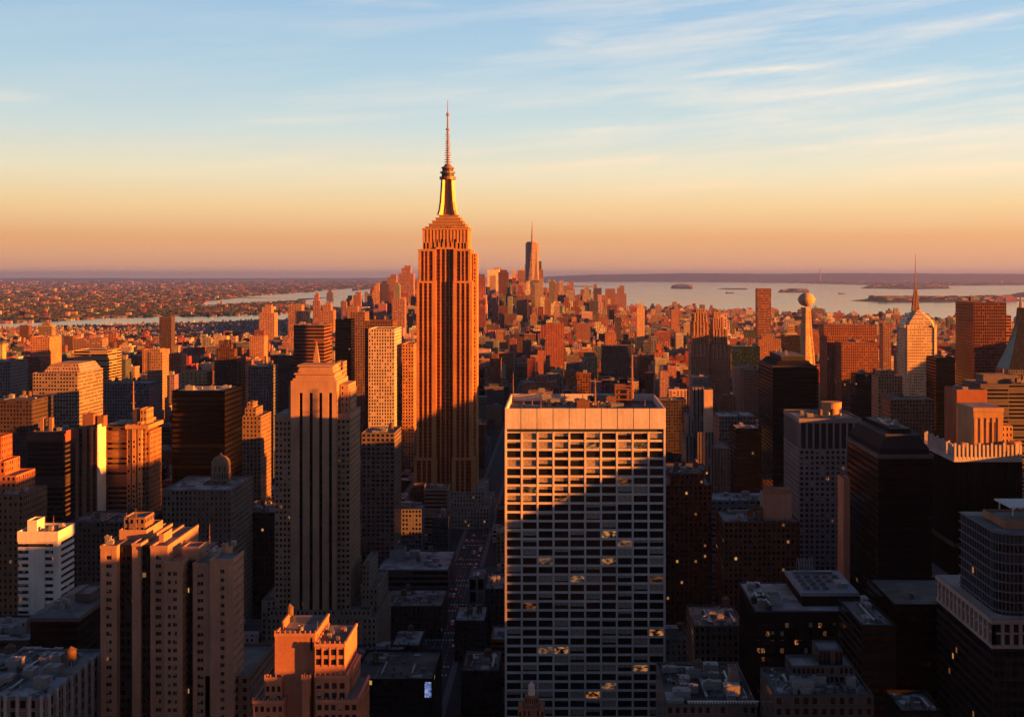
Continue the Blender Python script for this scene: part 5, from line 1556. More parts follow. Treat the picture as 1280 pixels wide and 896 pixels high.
def light_roofs():
    D = 425.0; X = lambda p, d=D: wx(p, d); Z = lambda p, d=D: wz(p, d)
    o, bb = tower('stone_building', 'grey blue roofed building with pale piers, bottom left corner', 'pale piered corner building', -60, 58, 872, 425, 56, (.16, .165, .175), (3.2, 3.8, .6, .7, .002), 'roof_pale', 22, tank=.05)
    m = MB()
    for k in range(9):
        y = 426 + k * 6.6; m.box(bb[1] - .1, bb[1] + .7, y, y + 1.2, 0, bb[4] + .8, (.30, .31, .33))
    for k in range(8):
        x = bb[1] - 2 - k * 4; m.box(x, x + 1, 424.3, 425.1, 0, bb[4] + .8, (.30, .31, .33))
    m.build('pier', FM, o)
    o2, b2 = tower('stone_building', 'upper grey terrace with vents and pale fan house, bottom left, behind corner building', 'upper grey terrace', -60, 46, 850, 486, 40, (.12, .12, .125), (3.2, 3.8, .6, .6, .002), 'roof_pale', 30, tank=.05)
    penthouse(o2, X(-20, 492), X(8, 492), 492, 502, b2[4] - 1, b2[4] + 5, (.26, .28, .31))
    tower('office_building', 'dark flat building with long bluish roof at left edge, above grey terrace', 'long bluish dark roof', -60, 36, 800, 590, 44, (.06, .06, .065), (8, 3.7, .95, .5, .004), 'roof_pale', 6)
    tower('office_building', 'low black banded block between corner building and tan brick bays tower', 'low black banded block', 90, 128, 850, 520, 46, (.03, .03, .033), (20, 3.6, .98, .55, .002), 'roof_dark', 2)
    tower('stone_building', 'grey brown block behind small white banded block, under yellow walled tower', 'grey brown block', 86, 182, 652, 845, 40, (.13, .10, .085), (3, 3.6, .45, .5, .01), 'roof', 12)
    tower('office_building', 'dark gap building between domed stone block and tan striped tower', 'dark gap building', 300, 346, 640, 930, 50, (.07, .05, .045), (3, 3.6, .5, .5, .006), 'roof', 8)


light_roofs()
o, bb = tower('hotel_tower', 'broad grey gridded block with barrel crown, side blazing orange', 'broad grey gridded block', 41, 97, 466, 1300, 72, (.30, .24, .20), (3.0, 3.7, .6, .5, .001), n=6)
m = MB(); m.prism([(bb[0] + 8, 1306), (bb[1] + .5, 1306), (bb[1] + .5, 1366), (bb[0] + 8, 1366)], [(bb[0] + 14, 1312), (bb[1] - 4, 1312), (bb[1] - 4, 1360), (bb[0] + 14, 1360)], bb[4], wz(455, 1306), (.42, .29, .19), (3, 3.2, .5, .5, 0)); m.build('crown', FM, o)
LEFT = [('office_tower', 'beige slab with golden banded end, behind broad grey gridded block', 'beige banded slab', 92, 134, 438, 1850, 60, (.44, .30, .18), (20, 4.2, .97, .5, 0), 3),
        ('office_building', 'wide slate grey block right of broad grey gridded block', 'wide slate block', 127, 186, 479, 1500, 50, (.15, .16, .18), (3, 3.8, .6, .5, .001), 8),
        ('brick_tower', 'bright orange slab among roofs, upper left', 'bright orange slab', 38, 62, 421, 2100, 50, (.46, .24, .13), (4, 4, .4, .5, 0), 2),
        ('brick_building', 'lower red block attached before bright orange slab', 'lower red block', 30, 50, 446, 1900, 40, (.24, .10, .07), (3, 4, .5, .5, 0), 2),
        ('brick_building', 'low orange banded block below left river water', 'low orange river block', 92, 128, 423, 3000, 50, (.42, .25, .15), (6, 4.5, .9, .5, 0), 2),
        ('brick_tower', 'dark tower with bright golden flank and stepped top, centre left', 'dark tower with golden flank', 184, 203, 440, 1800, 30, (.34, .22, .14), (3.2, 4, .4, .5, .001), 2),
        ('office_tower', 'dark slim tower poking up toward left river water', 'dark slim river tower', 199, 214, 396, 3000, 30, (.10, .07, .065), (4, 4, .5, .5, 0), 1),
        ('brick_building', 'brown red block right of golden flanked dark tower', 'brown red block', 211, 226, 442, 2000, 30, (.28, .13, .09), (4, 4, .4, .5, 0), 2),
        ('stone_building', 'small bright orange cube building over black banded tower roof', 'bright orange cube', 226, 258, 465, 1700, 30, (.50, .30, .16), (6, 5, .3, .4, 0), 2),
        ('gothic_tower', 'dark pointed ribbed tower with orange lit right shoulder', 'dark pointed ribbed tower', 268, 296, 446, 1700, 50, (.13, .07, .055), (2.4, 4, .45, .8, .001), 2),
        ('brick_building', 'orange shoulder block beside dark pointed ribbed tower', 'orange shoulder block', 296, 307, 452, 1720, 40, (.38, .19, .11), (3, 4, .5, .5, 0), 1),
        ('office_tower', 'blue grey slab a little left of tan striped tower crown', 'blue grey slab', 310, 336, 458, 1500, 50, (.16, .165, .18), (3, 3.9, .5, .6, .001), 3),
        ('office_tower', 'dark brown slab filling gap left of tan striped tower crown', 'dark brown slab', 338, 370, 444, 1650, 50, (.11, .08, .07), (3, 3.9, .5, .5, .001), 3),
        ('stone_tower', 'stepped tan tower with turret, right of broad black banded tower', 'stepped tan turret tower', 303, 326, 520, 1120, 40, (.25, .17, .125), (3, 3.7, .42, .5, .002), 3),
        ('office_building', 'slate block at left edge beyond red orange steps', 'slate edge block', -20, 13, 452, 1500, 50, (.17, .17, .18), (3, 3.9, .5, .5, .002), 4),
        ('office_building', 'dark brown block at left edge under slate edge block', 'dark brown edge block', -20, 40, 500, 1200, 50, (.08, .06, .06), (3, 3.8, .5, .5, .004), 6),
        ('brick_building', 'orange fronted low block beside pale river water, left', 'orange fronted river block', 178, 205, 437, 2700, 40, (.44, .24, .13), (5, 4.5, .4, .5, 0), 2),
        ('brick_building', 'stubby orange block below rounded orange river tower', 'stubby orange blocks', 312, 330, 420, 3000, 40, (.44, .24, .14), (5, 4.5, .4, .5, 0), 2)]
for (nm, lab, sh, a, b, yt, D, L, tn, wn_, nn_) in LEFT:
    tr = ()
    if 'pointed' in lab:
        tr = ((271, 293, 436, 6, 6), (276, 289, 430, 12, 12), (280, 285, 425, 18, 18))
    if 'turret' in lab:
        tr = ((306, 320, 510, 6, 8), (309, 316, 503, 10, 12))
    if 'golden flank' in lab:
        tr = ((187, 200, 436, 4, 4),)
    tower(nm, lab, sh, a, b, yt, D, L, tn, wn_, n=nn_, tiers=tr)

# ------------------------------------------------------------------ low blocks along the avenue, centre bottom
o, bb = tower('office_building', 'wide low banded office with pale patched roof, below tallest masted tower', 'wide low banded office', 471, 560, 712, 1000, 72, (.10, .095, .095), (25, 4.4, .985, .5, .006), 'roof_pale', 12, tank=.05)
penthouse(o, bb[0] + 4, bb[0] + 16, 1045, 1062, bb[4] - 1, bb[4] + 6, (.26, .27, .29)); mech_box(o, bb[0] + 24, 1050, bb[4] - 1, 8, 8, 5)
tower('stone_building', 'dark low block with cluttered roof before wide low banded office', 'dark cluttered block', 478, 552, 757, 915, 50, (.06, .055, .055), (3, 3.8, .5, .5, .008), 'roof', 16)
tower('stone_building', 'black block with single pale patched roof slab beside terraced brick building', 'pale slab roofed block', 489, 524, 806, 800, 36, (.045, .04, .04), (3, 3.8, .5, .5, .01), 'roof_pale', 7)
o, bb = tower('office_building', 'black flat block with plain wall at avenue corner, right of terraced brick building', 'black avenue corner block', 440, 541, 848, 690, 54, (.02, .02, .024), (1.8, 3.8, .8, .6, .002), 'roof_dark', 8)
m, t, b = newmat('lit_screen')
geo = t.n('ShaderNodeNewGeometry').outputs['Position']; b.inputs['Base Color'].default_value = (.02, .02, .03, 1)
t.put(b.inputs['Emission Color'], t.ramp(t.noise(geo, .9, 3, .7), [(.35, (.02, .04, .2)), (.55, (.25, .35, .8)), (.7, (.8, .85, 1))])); b.inputs['Emission Strength'].default_value = .16
M['screen'] = m
m = MB(); m.box(wx(531, 690), wx(539, 690), 689.5, 689.97, wz(871, 690), wz(852, 690), BLACK, bottom=True); m.build('lit_screen', 'screen', o)
tower('office_building', 'low flat annex between terraced brick building and tan striped tower base', 'low flat annex', 438, 500, 822, 760, 28, (.05, .05, .055), (3, 3.8, .5, .5, .006), 'roof', 10)
tower('stone_building', 'slim grey framed block beside white grid tower, two bays of dark openings', 'slim grey framed block', 586, 606, 722, 960, 36, (.20, .19, .19), (6, 9.5, .72, .8, .0), 'roof', 5, tank=0)
tower('stone_building', 'small dark block with light roof box across the avenue', 'small block with light roof box', 568, 606, 775, 860, 40, (.05, .05, .055), (3, 3.8, .5, .5, .01), 'roof_pale', 8)
tower('stone_building', 'black narrow block at bottom edge between avenue and white grid tower', 'black narrow bottom block', 576, 624, 838, 735, 44, (.03, .03, .035), (3, 3.8, .5, .5, .01), 'roof_dark', 6)
tower('stone_building', 'low roof with vents tucked at left foot of white grid tower', 'low vented roof', 606, 630, 735, 900, 50, (.06, .06, .065), (3, 3.8, .5, .5, .01), 'roof', 6)


def finial_turret():
    D = 420.0; cx, cy = wx(664, D), D + 5; Z = lambda p: wz(p, D)
    root = thing('ornate_turret', 'small brown ornate rooftop turret with pale lantern, bottom edge before white grid tower', 'turret', (cx, cy, 0), 'small ornate turret', Z(868))
    m = MB(); m.box(cx - 4.4, cx + 4.4, cy - 4, cy + 4, 0, Z(886), (.20, .11, .075), (1.5, 3, .4, .6, .01))
    for sx in (-1, 1):
        m.box(cx + sx * 3.6 - .6, cx + sx * 3.6 + .6, cy - 4.2, cy - 3, Z(890), Z(879), (.26, .14, .09), bottom=True)
    m.build('wall', FM, root); m = MB(); m.cyl(cx, cy, Z(886), Z(874), 2.6, 2.3, (.28, .15, .10), 10, (1, 2.4, .5, .7, 0)); m.build('drum', FM, root)
    m = MB(); m.cyl(cx, cy, Z(874), Z(862), 1.15, 1.0, (.6, .55, .5), 10); m.cyl(cx, cy, Z(862), Z(858), 1.2, .2, (.6, .55, .5), 10); m.build('lantern', FM, root); claim(cx - 5, cx + 5, cy - 5, cy + 5, Z(886))


finial_turret()

# ------------------------------------------------------------------ the rest of the city
TINTS = [('tan brick', BRICK_TAN, 5), ('red brick', BRICK_RED, 5), ('dark brown', BROWN, 5), ('rust brown', (.28, .13, .085), 5), ('grey', GREY, 4), ('dark grey', DGREY, 3), ('pale stone', STONE, 4),
         ('cream', PALE, 2), ('black glass', (.008, .0085, .01), 2), ('slate blue', BLUEGREY, 1), ('white', (.62, .58, .53), 1)]
WEI = [t_[2] for t_ in TINTS]
r2 = random.Random(21)
foot = np.array(FOOT)


def free(x0, x1, y0, y1):
    return not np.any((foot[:, 0] < x1) & (foot[:, 1] > x0) & (foot[:, 2] < y1) & (foot[:, 3] > y0))


def shore_ok(x, y):
    """inside the island: between the two rivers"""
    if y > 8300:
        return False
    xr = np.interp(y, [0, 5200, 6000, 7000, 8300], [3200, 3300, 2450, 1500, 620])
    xl = np.interp(y, [0, 5600, 6300, 7000, 8300], [-4000, -3400, -2250, -1650, -500])
    return xl < x < xr


def zlimit(x, y):
    px = spx(x, y)
    if y < 1000: z = 46
    elif y < 1500: z = 62
    elif y < 2500: z = 84
    elif y < 4000: z = 74
    else: z = 56
    if y > 4300 and px < 430:
        z = 32 if y < 5000 else 12
    if y > 4800:
        z = max(z, (45 if px > 430 else 0) + 150 * math.exp(-((px - 640) / 110) ** 2) + 90 * math.exp(-((px - 480) / 50) ** 2))
    if 2200 < y < 4800:
        z += 30 * math.exp(-((px - 700) / 160) ** 2)
    return z


boxes = []      # x0,x1,y0,y1,z,tint index,extra tier height
y = 400.0
while y < 8300:
    lot = 27 if y < 1500 else (26 if y < 3000 else 31)
    step = 80.0
    for row in range(2):
        yb = y + 8 + row * 33
        x = -(.4375 * y + 260)
        xend = .3625 * y + 420
        while x < xend:
            w = r2.uniform(.55, 1.5) * lot
            onav = any(abs(((x + w / 2) - ax)) < aw + w / 2 + 1 for ax, aw in STREETS) and y < 3200
            if not onav:
                dep = r2.uniform(24, 32)
                x0, x1, y0, y1 = x + .6, x + w - .6, yb, yb + dep
                if shore_ok(x0, y0) and free(x0, x1, y0, y1):
                    zl = zlimit((x0 + x1) / 2, y0)
                    u = r2.random(); px__ = spx((x0 + x1) / 2, y0)
                    z = 12 + (zl - 12) * (u ** 1.55) if y < 4800 else 14 + (zl - 14) * (u ** 1.5)
                    if r2.random() < .10 and 1600 < y and (px__ > 430 or y < 4300):
                        z *= 1.5
                    px_ = spx((x0 + x1) / 2, y0)
                    if y < 1700 and 1285 < spx(x0, y0):
                        z = 20 + 60 * r2.random()
                    boxes.append([x0, x1, y0, y1, z, r2.choices(range(len(TINTS)), WEI)[0], 0])
            x += w
    y += step

# which of them the eye can see, and how large: a coarse depth picture
VW, VH = 640, 448
seen = np.zeros((VH, VW), bool)
items = [(b[2], ('b', i)) for i, b in enumerate(boxes)] + [(s[2], ('s', i)) for i, s in enumerate(SOLID)]
items.sort(key=lambda t_: t_[0])
vis = np.zeros(len(boxes), int)
for d, (k, i) in items:
    x0, x1, y0, y1, z = (boxes[i][:5] if k == 'b' else SOLID[i])
    cnt = 0
    for yy in (y0, y1):
        l, r_, tp, bt = spx(x0, yy) / 2, spx(x1, yy) / 2, spy(z, yy) / 2, spy(0, yy) / 2
        a0, a1, b0, b1 = max(0, int(round(l))), min(VW, int(round(r_))), max(0, int(round(tp))), min(VH, int(round(bt)))
        if a1 > a0 and b1 > b0:
            blk = seen[b0:b1, a0:a1]; cnt += int((~blk).sum()); blk[:] = True
    if k == 'b':
        vis[i] = cnt
order = np.argsort(-vis)
NEAR = [int(i) for i in order[:165] if vis[i] > 25]
near = set(NEAR)


def winstyle(ti, y):
    nm = TINTS[ti][0]
    if nm == 'black glass': return (1.8, 3.8, .82, .6, .004)
    if nm in ('slate blue', 'white'): return r2.choice([(18, 3.8, .97, .5, .004), (3.0, 3.8, .6, .55, .004)])
    b = r2.uniform(2.4, 3.6)
    q = r2.random()
    if q < .2: return (b * .9, r2.uniform(3.4, 4.0), r2.uniform(.35, .5), .96, .0008)
    if q < .33: return (22, r2.uniform(3.6, 4.2), .97, r2.uniform(.4, .52), .0008)
    if q < .45: return (b * 1.7, r2.uniform(3.4, 4.2), r2.uniform(.6, .75), r2.uniform(.5, .62), .0016)
    return (b, r2.uniform(3.3, 4.0), r2.uniform(.36, .55), r2.uniform(.42, .58), .0016)


# the 165 that show largest: each its own building
specs = []
for i in NEAR:
    x0, x1, y0, y1, z, ti, _ = boxes[i]
    w, d = x1 - x0, y1 - y0
    feat = r2.choices(['tank', 'box', 'set', 'flat', 'mast'], [4, 4, 3, 3, 1])[0]
    specs.append((i, feat))
lab = {}
for i, feat in specs:
    x0, x1, y0, y1, z, ti, _ = boxes[i]
    px, py = spx((x0 + x1) / 2, y0), spy(z, y0)
    nm = TINTS[ti][0]
    size = 'low' if z < 26 else ('mid-height' if z < 50 else 'tall')
    if (x1 - x0) > 44: size = 'wide ' + size
    elif (x1 - x0) < 22: size = 'narrow ' + size
    f = {'tank': 'roof tank', 'box': 'roof box', 'set': 'set back top', 'flat': 'bare roof', 'mast': 'roof mast'}[feat]
    best = min(KNOWN, key=lambda k: (k[0] - px) ** 2 + (k[1] - py) ** 2 * 1.3)
    dx_, dy_ = px - best[0], py - best[1]
    rel = ('left of' if dx_ < 0 else 'right of') if abs(dx_) > abs(dy_) * .8 else ('below' if dy_ > 0 else 'above')
    lab.setdefault('%s %s block, %s, %s %s' % (size, nm, f, rel, best[3]), []).append((px, i, y0))
final = {}
ORD = ['leftmost', 'second', 'third', 'fourth', 'fifth', 'sixth', 'seventh']
for L_, lst in lab.items():
    lst.sort()
    for k, (px, i, y0) in enumerate(lst):
        if len(lst) == 1: final[i] = L_
        elif len(lst) == 2: final[i] = ('left of two: ' if k == 0 else 'right of two: ') + L_
        else: final[i] = (ORD[k] + (' of several: ' if k == 0 else ' from left: ')) + L_
for i in final:
    while len(final[i].replace(':', ' ').replace(',', ' ').split()) > 16:
        a_ = final[i].split(': ')
        a_[-1] = ' '.join(a_[-1].split()[1:]); final[i] = ': '.join(a_)
for i, feat in specs:
    x0, x1, y0, y1, z, ti, _ = boxes[i]
    w, d = x1 - x0, y1 - y0; tint = tuple(c * r2.uniform(.8, 1.2) for c in TINTS[ti][1]); win = winstyle(ti, y0)
    root = thing('city_building', final[i], 'building', ((x0 + x1) / 2, (y0 + y1) / 2, 0), group='ordinary blocks filling the city between the landmarks')
    m = MB(); m.shell(x0, x1, y0, y1, 0, z, tint, win, 1.0, .35); m.build('wall', FM, root)
    roof_on(root, x0, x1, y0, y1, z, r2.choice(['roof', 'roof', 'roof_dark', 'roof_pale']), .35, 1.0)
    zr = z - 1.0
    if feat == 'set':
        a, b_ = w * r2.uniform(.1, .3), w * r2.uniform(.1, .3); hh = r2.uniform(4, 12)
        m = MB(); m.shell(x0 + a, x1 - b_, y0 + d * .15, y1 - d * .15, zr, z + hh, tint, win, .8, .3); o = m.build('setback', FM, root); roof_on(root, x0 + a, x1 - b_, y0 + d * .15, y1 - d * .15, z + hh, 'roof', .3, .8).parent = o
    else:
        mech_box(root, x0 + w * r2.uniform(.3, .7), y0 + d * r2.uniform(.3, .7), zr, min(8, w * .3), min(8, d * .3), r2.uniform(2.5, 5))
    if r2.random() < .6:
        m = MB(); ct = tuple(c * 1.2 for c in tint)
        for (p, q_, u, v_) in ((x0 - .5, x1 + .5, y0 - .5, y0 - .02), (x1 + .02, x1 + .5, y0 - .02, y1 + .5), (x0 - .5, x0 - .02, y0 - .02, y1 + .5)):
            m.box(p, q_, u, v_, z - 1.6, z + .3, ct, bottom=True)
        m.build('cornice', FM, root)
    if feat == 'tank':
        water_tank(root, x0 + w * r2.uniform(.15, .85), y0 + d * r2.uniform(.2, .8), zr, r2.uniform(1.7, 2.4), r2.uniform(3.4, 4.4))
    if feat == 'mast':
        antenna(root, x0 + w * .5, y0 + d * .5, zr, z + r2.uniform(8, 16), .3)
    if y0 < 1500:
        clutter(root, x0 + 1, x1 - 1, y0 + 1, y1 - 1, zr, 4, r2, .1)

# all the others, too small or hidden to count: one mass
mass = MB()
for i, b_ in enumerate(boxes):
    if i in near:
        continue
    x0, x1, y0, y1, z, ti, _ = b_
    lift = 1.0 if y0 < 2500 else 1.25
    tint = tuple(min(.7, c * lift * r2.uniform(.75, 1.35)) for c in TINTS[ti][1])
    mass.seed = r2.random() * 50
    win = winstyle(ti, y0)
    if y0 > 3500:
        win = (r2.uniform(4, 9), r2.uniform(4, 7), .5, .5, .004)
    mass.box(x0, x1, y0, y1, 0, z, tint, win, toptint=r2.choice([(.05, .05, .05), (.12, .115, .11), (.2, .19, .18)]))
    w, d = x1 - x0, y1 - y0
    if y0 < 3000 and r2.random() < .6:
        mass.box(x0 - .5, x1 + .5, y0 - .5, y1 + .5, z - 1.4, z + .5, tuple(c * 1.15 for c in tint), bottom=True, toptint=(.09, .085, .08))
    if y0 < 3200 and r2.random() < .45:
        a, c, r = x0 + w * r2.uniform(.15, .85), y0 + d * r2.uniform(.2, .8), r2.uniform(1.5, 2.4)
        mass.cyl(a, c, z + 2, z + 6, r, r, BROWN, 8); mass.cyl(a, c, z + 6, z + 7.3, r * 1.1, .1, BROWN, 8, top=False)
        mass.box(a - r * .6, a + r * .6, c - r * .6, c + r * .6, z, z + 2, CHAR)
    for k in range(r2.choice([0, 1, 1, 2])):
        a, c = x0 + w * r2.uniform(.1, .6), y0 + d * r2.uniform(.1, .6)
        mass.box(a, a + w * r2.uniform(.15, .35), c, c + d * r2.uniform(.2, .35), z, z + r2.uniform(2.5, 7 if y0 < 3500 else 12), tint if r2.random() < .6 else GREY)
    if y0 > 2000 and r2.random() < .3:          # set back crown
        mass.box(x0 + w * .2, x1 - w * .2, y0 + d * .2, y1 - d * .2, z, z * r2.uniform(1.1, 1.3), tint, win, toptint=(.12, .11, .1))
o = mass.build('distant_city_blocks'); o['kind'] = 'stuff'; o['label'] = 'dense mass of small city blocks receding toward the bay'; o['category'] = 'city blocks'

# streets of low houses beyond the river, and scattered yards on the far shores
far = MB(); r3 = random.Random(33)


def land_ok(px, py):
    if px < 700:
        if py < 349.5: return False
        up = np.interp(px, [-150, -120, 60, 130, 200, 260, 340, 420], [412, 408, 402, 397, 395.5, 395.5, 392.5, 388])
        dn = np.interp(px, [-150, 20, 130, 215, 300, 345, 420], [425, 418, 414, 414, 408, 405, 396])
        if px < 420 and up < py < dn: return False
        if 240 < px < 380:
            a = np.interp(px, [246, 258, 300, 400], [382, 376, 371, 363.5]); b_ = np.interp(px, [246, 280, 310, 372], [383, 381.5, 379.5, 376.5])
            if a < py < b_: return False
        if px > 370:
            a = np.interp(px, [370, 400, 440, 470, 520, 560], [368, 363.5, 360, 360, 357, 355]);
            if a < py < (386 if px > 380 else 376): return False
        if px > 520: return py < 354
        return True
    lo = np.interp(px, [690, 800, 900, 1000, 1060, 1180, 1280], [352.3, 352, 352.8, 354, 355.8, 357.3, 356.3])
    return py < lo


for k in range(30000):
    px = r3.uniform(-110, 1390) if r3.random() < .22 else r3.uniform(-110, 560)
    py = 349.6 + (r3.random() ** 1.15) * (418 - 349.6) if px < 560 else 349.2 + r3.random() * 8
    if not land_ok(px, py):
        continue
    x, y = gp(px, py)
    if shore_ok(x, y) and y < 8300:
        continue
    if y > 60000:
        continue
    s = 1 + y / 16000
    w, d, z = r3.uniform(8, 26) * s, r3.uniform(8, 22) * s, r3.uniform(4, 8.5) * (1 + y / 24000)
    u = r3.random()
    if u < .025: z *= r3.uniform(2.0, 3.6)
    ti = r3.choices(range(len(TINTS)), WEI)[0]
    tint = tuple(min(.6, c * r3.uniform(.55, 1.25)) for c in TINTS[ti][1]); far.seed = r3.random() * 50
    far.box(x, x + w, y, y + d, 0, z, tint, (6, 5, .4, .4, 0), toptint=r3.choice([(.07, .065, .06), (.16, .15, .14), (.24, .22, .2)]))
for (a, b_, c, d_, hz, n) in ((1085, 1262, 373, 377, 11, 260), (978, 1006, 363.2, 365.2, 10, 40), (843, 862, 358.2, 360.3, 26, 30), (1092, 1180, 357.6, 360.2, 18, 120)):
    for k in range(n):
        x, y = gp(r3.uniform(a, b_), r3.uniform(c, d_)); q = r3.uniform(30, 90)
        far.box(x, x + q, y, y + q * .7, 0, hz + r3.uniform(8, 30), tuple(v_ * r3.uniform(.5, 1.2) for v_ in r3.choice([BRICK_TAN, GREY, (.05, .06, .03), (.04, .05, .025), STONE])), (12, 8, .4, .4, 0))
o = far.build('far_shore_houses'); o['kind'] = 'stuff'; o['label'] = 'low sprawling houses on the far side of the river'; o['category'] = 'houses'

# trees in clumps between the far houses
leaf = MB()
for k in range(13000):
    px = r3.uniform(-110, 1390) if r3.random() < .35 else r3.uniform(-110, 560)
    py = 349.6 + (r3.random() ** 1.2) * (410 - 349.6) if px < 560 else 349.2 + r3.random() * 8
    if not land_ok(px, py): continue
    x, y = gp(px, py)
    if (shore_ok(x, y) and y < 8300) or y > 60000: continue
    r = r3.uniform(7, 15) * (1 + y / 14000); h = r3.uniform(8, 13) * (1 + y / 26000)
    tint = (r3.uniform(.03, .06), r3.uniform(.04, .07), r3.uniform(.015, .03))
    for q_ in range(3):
        a, c = x + r3.uniform(-r, r), y + r3.uniform(-r, r); leaf.cyl(a, c, h * .15, h * .6, r * .55, r * .7, tint, 7, top=False); leaf.cyl(a, c, h * .6, h * r3.uniform(.9, 1.1), r * .7, r * .2, tint, 7)
o = leaf.build('far_woods'); o['kind'] = 'stuff'; o['label'] = 'dark tree clumps among the far shore houses'; o['category'] = 'woods'

# ------------------------------------------------------------------ unseen towers added to the right, sized so their shade falls on chosen faces
CA, SA, TE = math.cos(AZ), math.sin(AZ), math.tan(EL)
cast = MB()
SHADE = [  # the lit line wanted on a face (two plan points, then heights at both), and how far to the right the tower stands
    (-96, 396, -60, 426, 136, 136, 190), (-169, 462, -112, 512, 159, 159, 205), (143, 446, 200, 506, 178, 178, 250), (-200, 560, -200, 660, 105, 105, 230), (-258, 630, -251, 664, 126, 126, 265),
    (-29, 672, 55.4, 672, 129, 168, 300), (56, 684, 56, 756, 130, 130, 310), (-124, 798, -124, 866, 186, 186, 330), (-338, 937, -307, 985, 118, 118, 380), (-237, 888, -237, 906, 112, 112, 370), (-404, 704, -296, 738, 140, 140, 290),
    (-140, 1040, -140, 1100, 118, 118, 470), (114, 1102, 131, 1112, 146, 146, 470), (-490, 1304, -490, 1348, 104, 104, 500),
    (-175, 1290, -149, 1328, 108, 108, 510), (-149, 1328, -91, 1330, 108, 132, 510), (-91, 1336, -88, 1394, 128, 120, 520),
    (174, 690, 203, 778, 172, 172, 330), (263, 846, 300, 925, 138, 138, 350), (208, 1246, 258, 1300, 172, 172, 505),
    (447, 1700, 499, 1702, 124, 158, 720), (549, 1700, 593, 1702, 164, 172, 760), (398, 1850, 472, 1900, 112, 112, 740)]
for (xa, ya, xb, yb, za, zb_, X) in SHADE:
  sa, sb = SA * xa + CA * ya, SA * xb + CA * yb
  steps = 1 if za == zb_ else 6
  for k in range(steps):
    s0, s1 = sa + (sb - sa) * k / steps, sa + (sb - sa) * (k + 1) / steps
    f = (k + .5) / steps; xt, zt = xa + (xb - xa) * f, za + (zb_ - za) * f
    y0, y1 = (s0 - SA * X) / CA, (s1 - SA * X) / CA
    z = zt + (X - xt) / CA * TE
    cast.seed = r2.random() * 50
    cast.box(X, X + 22, y0, y1, 0, z, tuple(c * .8 for c in r2.choice(TINTS)[1]), (2.4, 3.8, .6, .55, .006), toptint=(.1, .1, .1))
o = cast.build('unseen_shade_blocks'); o['kind'] = 'stuff'; o['label'] = 'unseen tall blocks added to cast shade from the right'; o['category'] = 'city blocks'

# ------------------------------------------------------------------ traffic, boats, far marks


def car_mesh(mat, van=False):
    m = MB(); L, Wd = (6.0, 2.2) if van else (4.6, 1.9); h = 1.0 if not van else 2.4
    m.box(-Wd / 2, Wd / 2, -L / 2, L / 2, .3, h, GREY, bottom=True)
    if not van:
        lo = [(-Wd * .45, -L * .3), (Wd * .45, -L * .3), (Wd * .45, L * .22), (-Wd * .45, L * .22)]; hi = [(-Wd * .38, -L * .18), (Wd * .38, -L * .18), (Wd * .38, L * .12), (-Wd * .38, L * .12)]
        m.prism(lo, hi, h, 1.55, GREY)
    else:
        m.box(-Wd * .46, Wd * .46, -L / 2 - .9, -L / 2, .3, 1.5, GREY, bottom=True)
    return m.mesh('car', mat)


CARS = {'dark': car_mesh('car_dark'), 'pale': car_mesh('car_pale'), 'yellow': car_mesh('car_yellow'), 'van': car_mesh('car_pale', True)}
m, t, b = newmat('tail_light'); b.inputs['Base Color'].default_value = (.3, .01, .01, 1); b.inputs['Emission Color'].default_value = (1, .06, .02, 1); b.inputs['Emission Strength'].default_value = .3
M['tail'] = m
g = MB(); g.box(-.16, .16, -.05, .05, -.1, .1, GREY, bottom=True); TAIL = g.mesh('tail_light', 'tail')
CL = {'dark': 'small dark car on the shadowed avenue', 'pale': 'small pale car on the shadowed avenue', 'yellow': 'small yellow taxi on the shadowed avenue', 'van': 'boxy pale van on the shadowed avenue'}
rc_ = random.Random(12); used = []
for k in range(46):
    lane = rc_.choice([-8.2, -2.7, 2.7, 8.2]); yy = 700 + 11.5 * rc_.randrange(0, 58)
    if (lane, yy) in used:
        continue
    used.append((lane, yy))
    kd = rc_.choices(['dark', 'pale', 'yellow', 'van'], [4, 4, 3, 1])[0]
    o = bpy.data.objects.new('van' if kd == 'van' else 'car', CARS[kd]); C.objects.link(o); o.location = (AVX + lane + rc_.uniform(-.4, .4), yy, .52)
    o.rotation_euler.z = rc_.uniform(-.02, .02)
    for sx in (-.7, .7):
        q = bpy.data.objects.new('tail_light', TAIL); C.objects.link(q); q.parent = o; q.location = (sx, -3.95 if kd == 'van' else -2.36, .8)
    o['label'] = CL[kd]; o['category'] = 'van' if kd == 'van' else ('taxi' if kd == 'yellow' else 'car'); o['group'] = '%s vehicles along the avenue' % kd


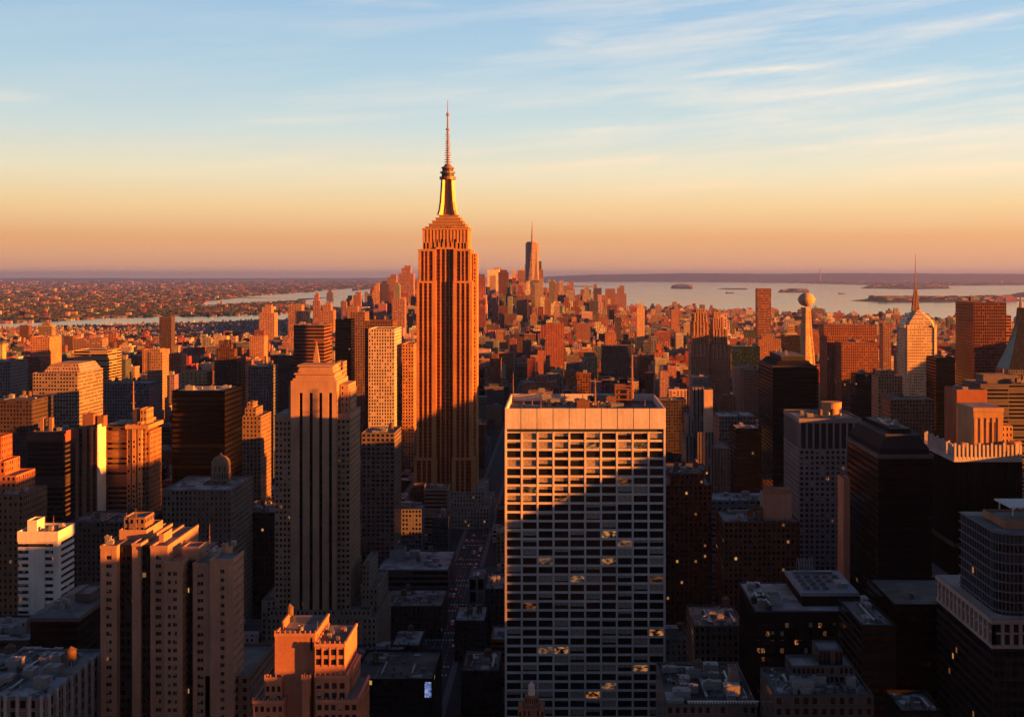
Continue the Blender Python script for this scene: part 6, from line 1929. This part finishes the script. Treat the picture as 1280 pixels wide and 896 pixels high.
def boat(px, py, L, label, nm='ship'):
    x, y = gp(px, py); root = thing(nm, label, 'boat', (x, y, 1.2)); b_ = L * .16
    hull = [(x - L / 2, y - b_ * .4), (x + L * .35, y - b_ / 2), (x + L / 2, y), (x + L * .35, y + b_ / 2), (x - L / 2, y + b_ * .4)]
    m = MB(); m.prism([(p[0] * .97 + x * .03, p[1] * .97 + y * .03) for p in hull], hull, 1.2, 1.2 + L * .07, (.08, .06, .05)); m.build('hull', FM, root)
    m = MB(); m.box(x - L * .42, x - L * .2, y - b_ * .3, y + b_ * .3, 1.2 + L * .07, 1.2 + L * .19, (.5, .46, .4), (4, 4, .5, .5, 0)); m.build('deckhouse', FM, root)
    m = MB(); m.cyl(x - L * .3, y, 1.2 + L * .19, 1.2 + L * .27, L * .02, L * .018, BROWN, 8); m.build('funnel', FM, root)


boat(912, 366.5, 130, 'small freighter on the bay above stepped brick pair'); boat(705, 361.2, 150, 'low ship on the bay right of far tapering skyscraper'); boat(1052, 367.5, 110, 'dark barge like ship off the point of long flat bay island')
# tall chimney on the far shore, a lone tower in the upper river
x, y = gp(1025, 352); root = thing('chimney', 'thin lone stack on hazy far shore above the bay', 'chimney', (x, y, 0))
m = MB(); m.cyl(x, y, 0, wz(335, y), 32, 16, (.34, .16, .11), 8); m.build('shaft', FM, root)
x, y = gp(412, 374); root = thing('river_tower', 'tiny square tower standing on pier in upper river water', 'tower', (x, y, 0))
m = MB(); w = wx(416, y) - wx(409, y); m.box(x - w * .55, x + w * .55, y, y + w, 0, wz(366, y), (.12, .09, .09)); m.build('wall', FM, root); m = MB(); m.prism([(x - w * .4, y + w * .1), (x + w * .4, y + w * .1), (x + w * .4, y + w * .9), (x - w * .4, y + w * .9)], [(x - w * .1, y + w * .4), (x + w * .1, y + w * .4), (x + w * .1, y + w * .6), (x - w * .1, y + w * .6)], wz(366, y), wz(361.5, y), (.12, .09, .09)); m.build('roof', FM, root)

# ------------------------------------------------------------------ the air over the city
m, t, b = newmat('haze')
m.node_tree.nodes.clear(); t = NT(m.node_tree)
v = t.n('ShaderNodeVolumePrincipled'); v.inputs['Color'].default_value = (.66, .68, .95, 1); v.inputs['Density'].default_value = 1.7e-5; v.inputs['Anisotropy'].default_value = 0.7
t.nt.links.new(v.outputs[0], t.n('ShaderNodeOutputMaterial').inputs['Volume'])
M['haze'] = m
g = MB(); g.box(-R_ - 3000, R_ + 3000, -6000, R_ + 3000, -1, 475, GREY, bottom=True)
o = g.build('haze', 'haze'); o['kind'] = 'stuff'; o['label'] = 'thin purple evening haze over city and bay'; o['category'] = 'haze'
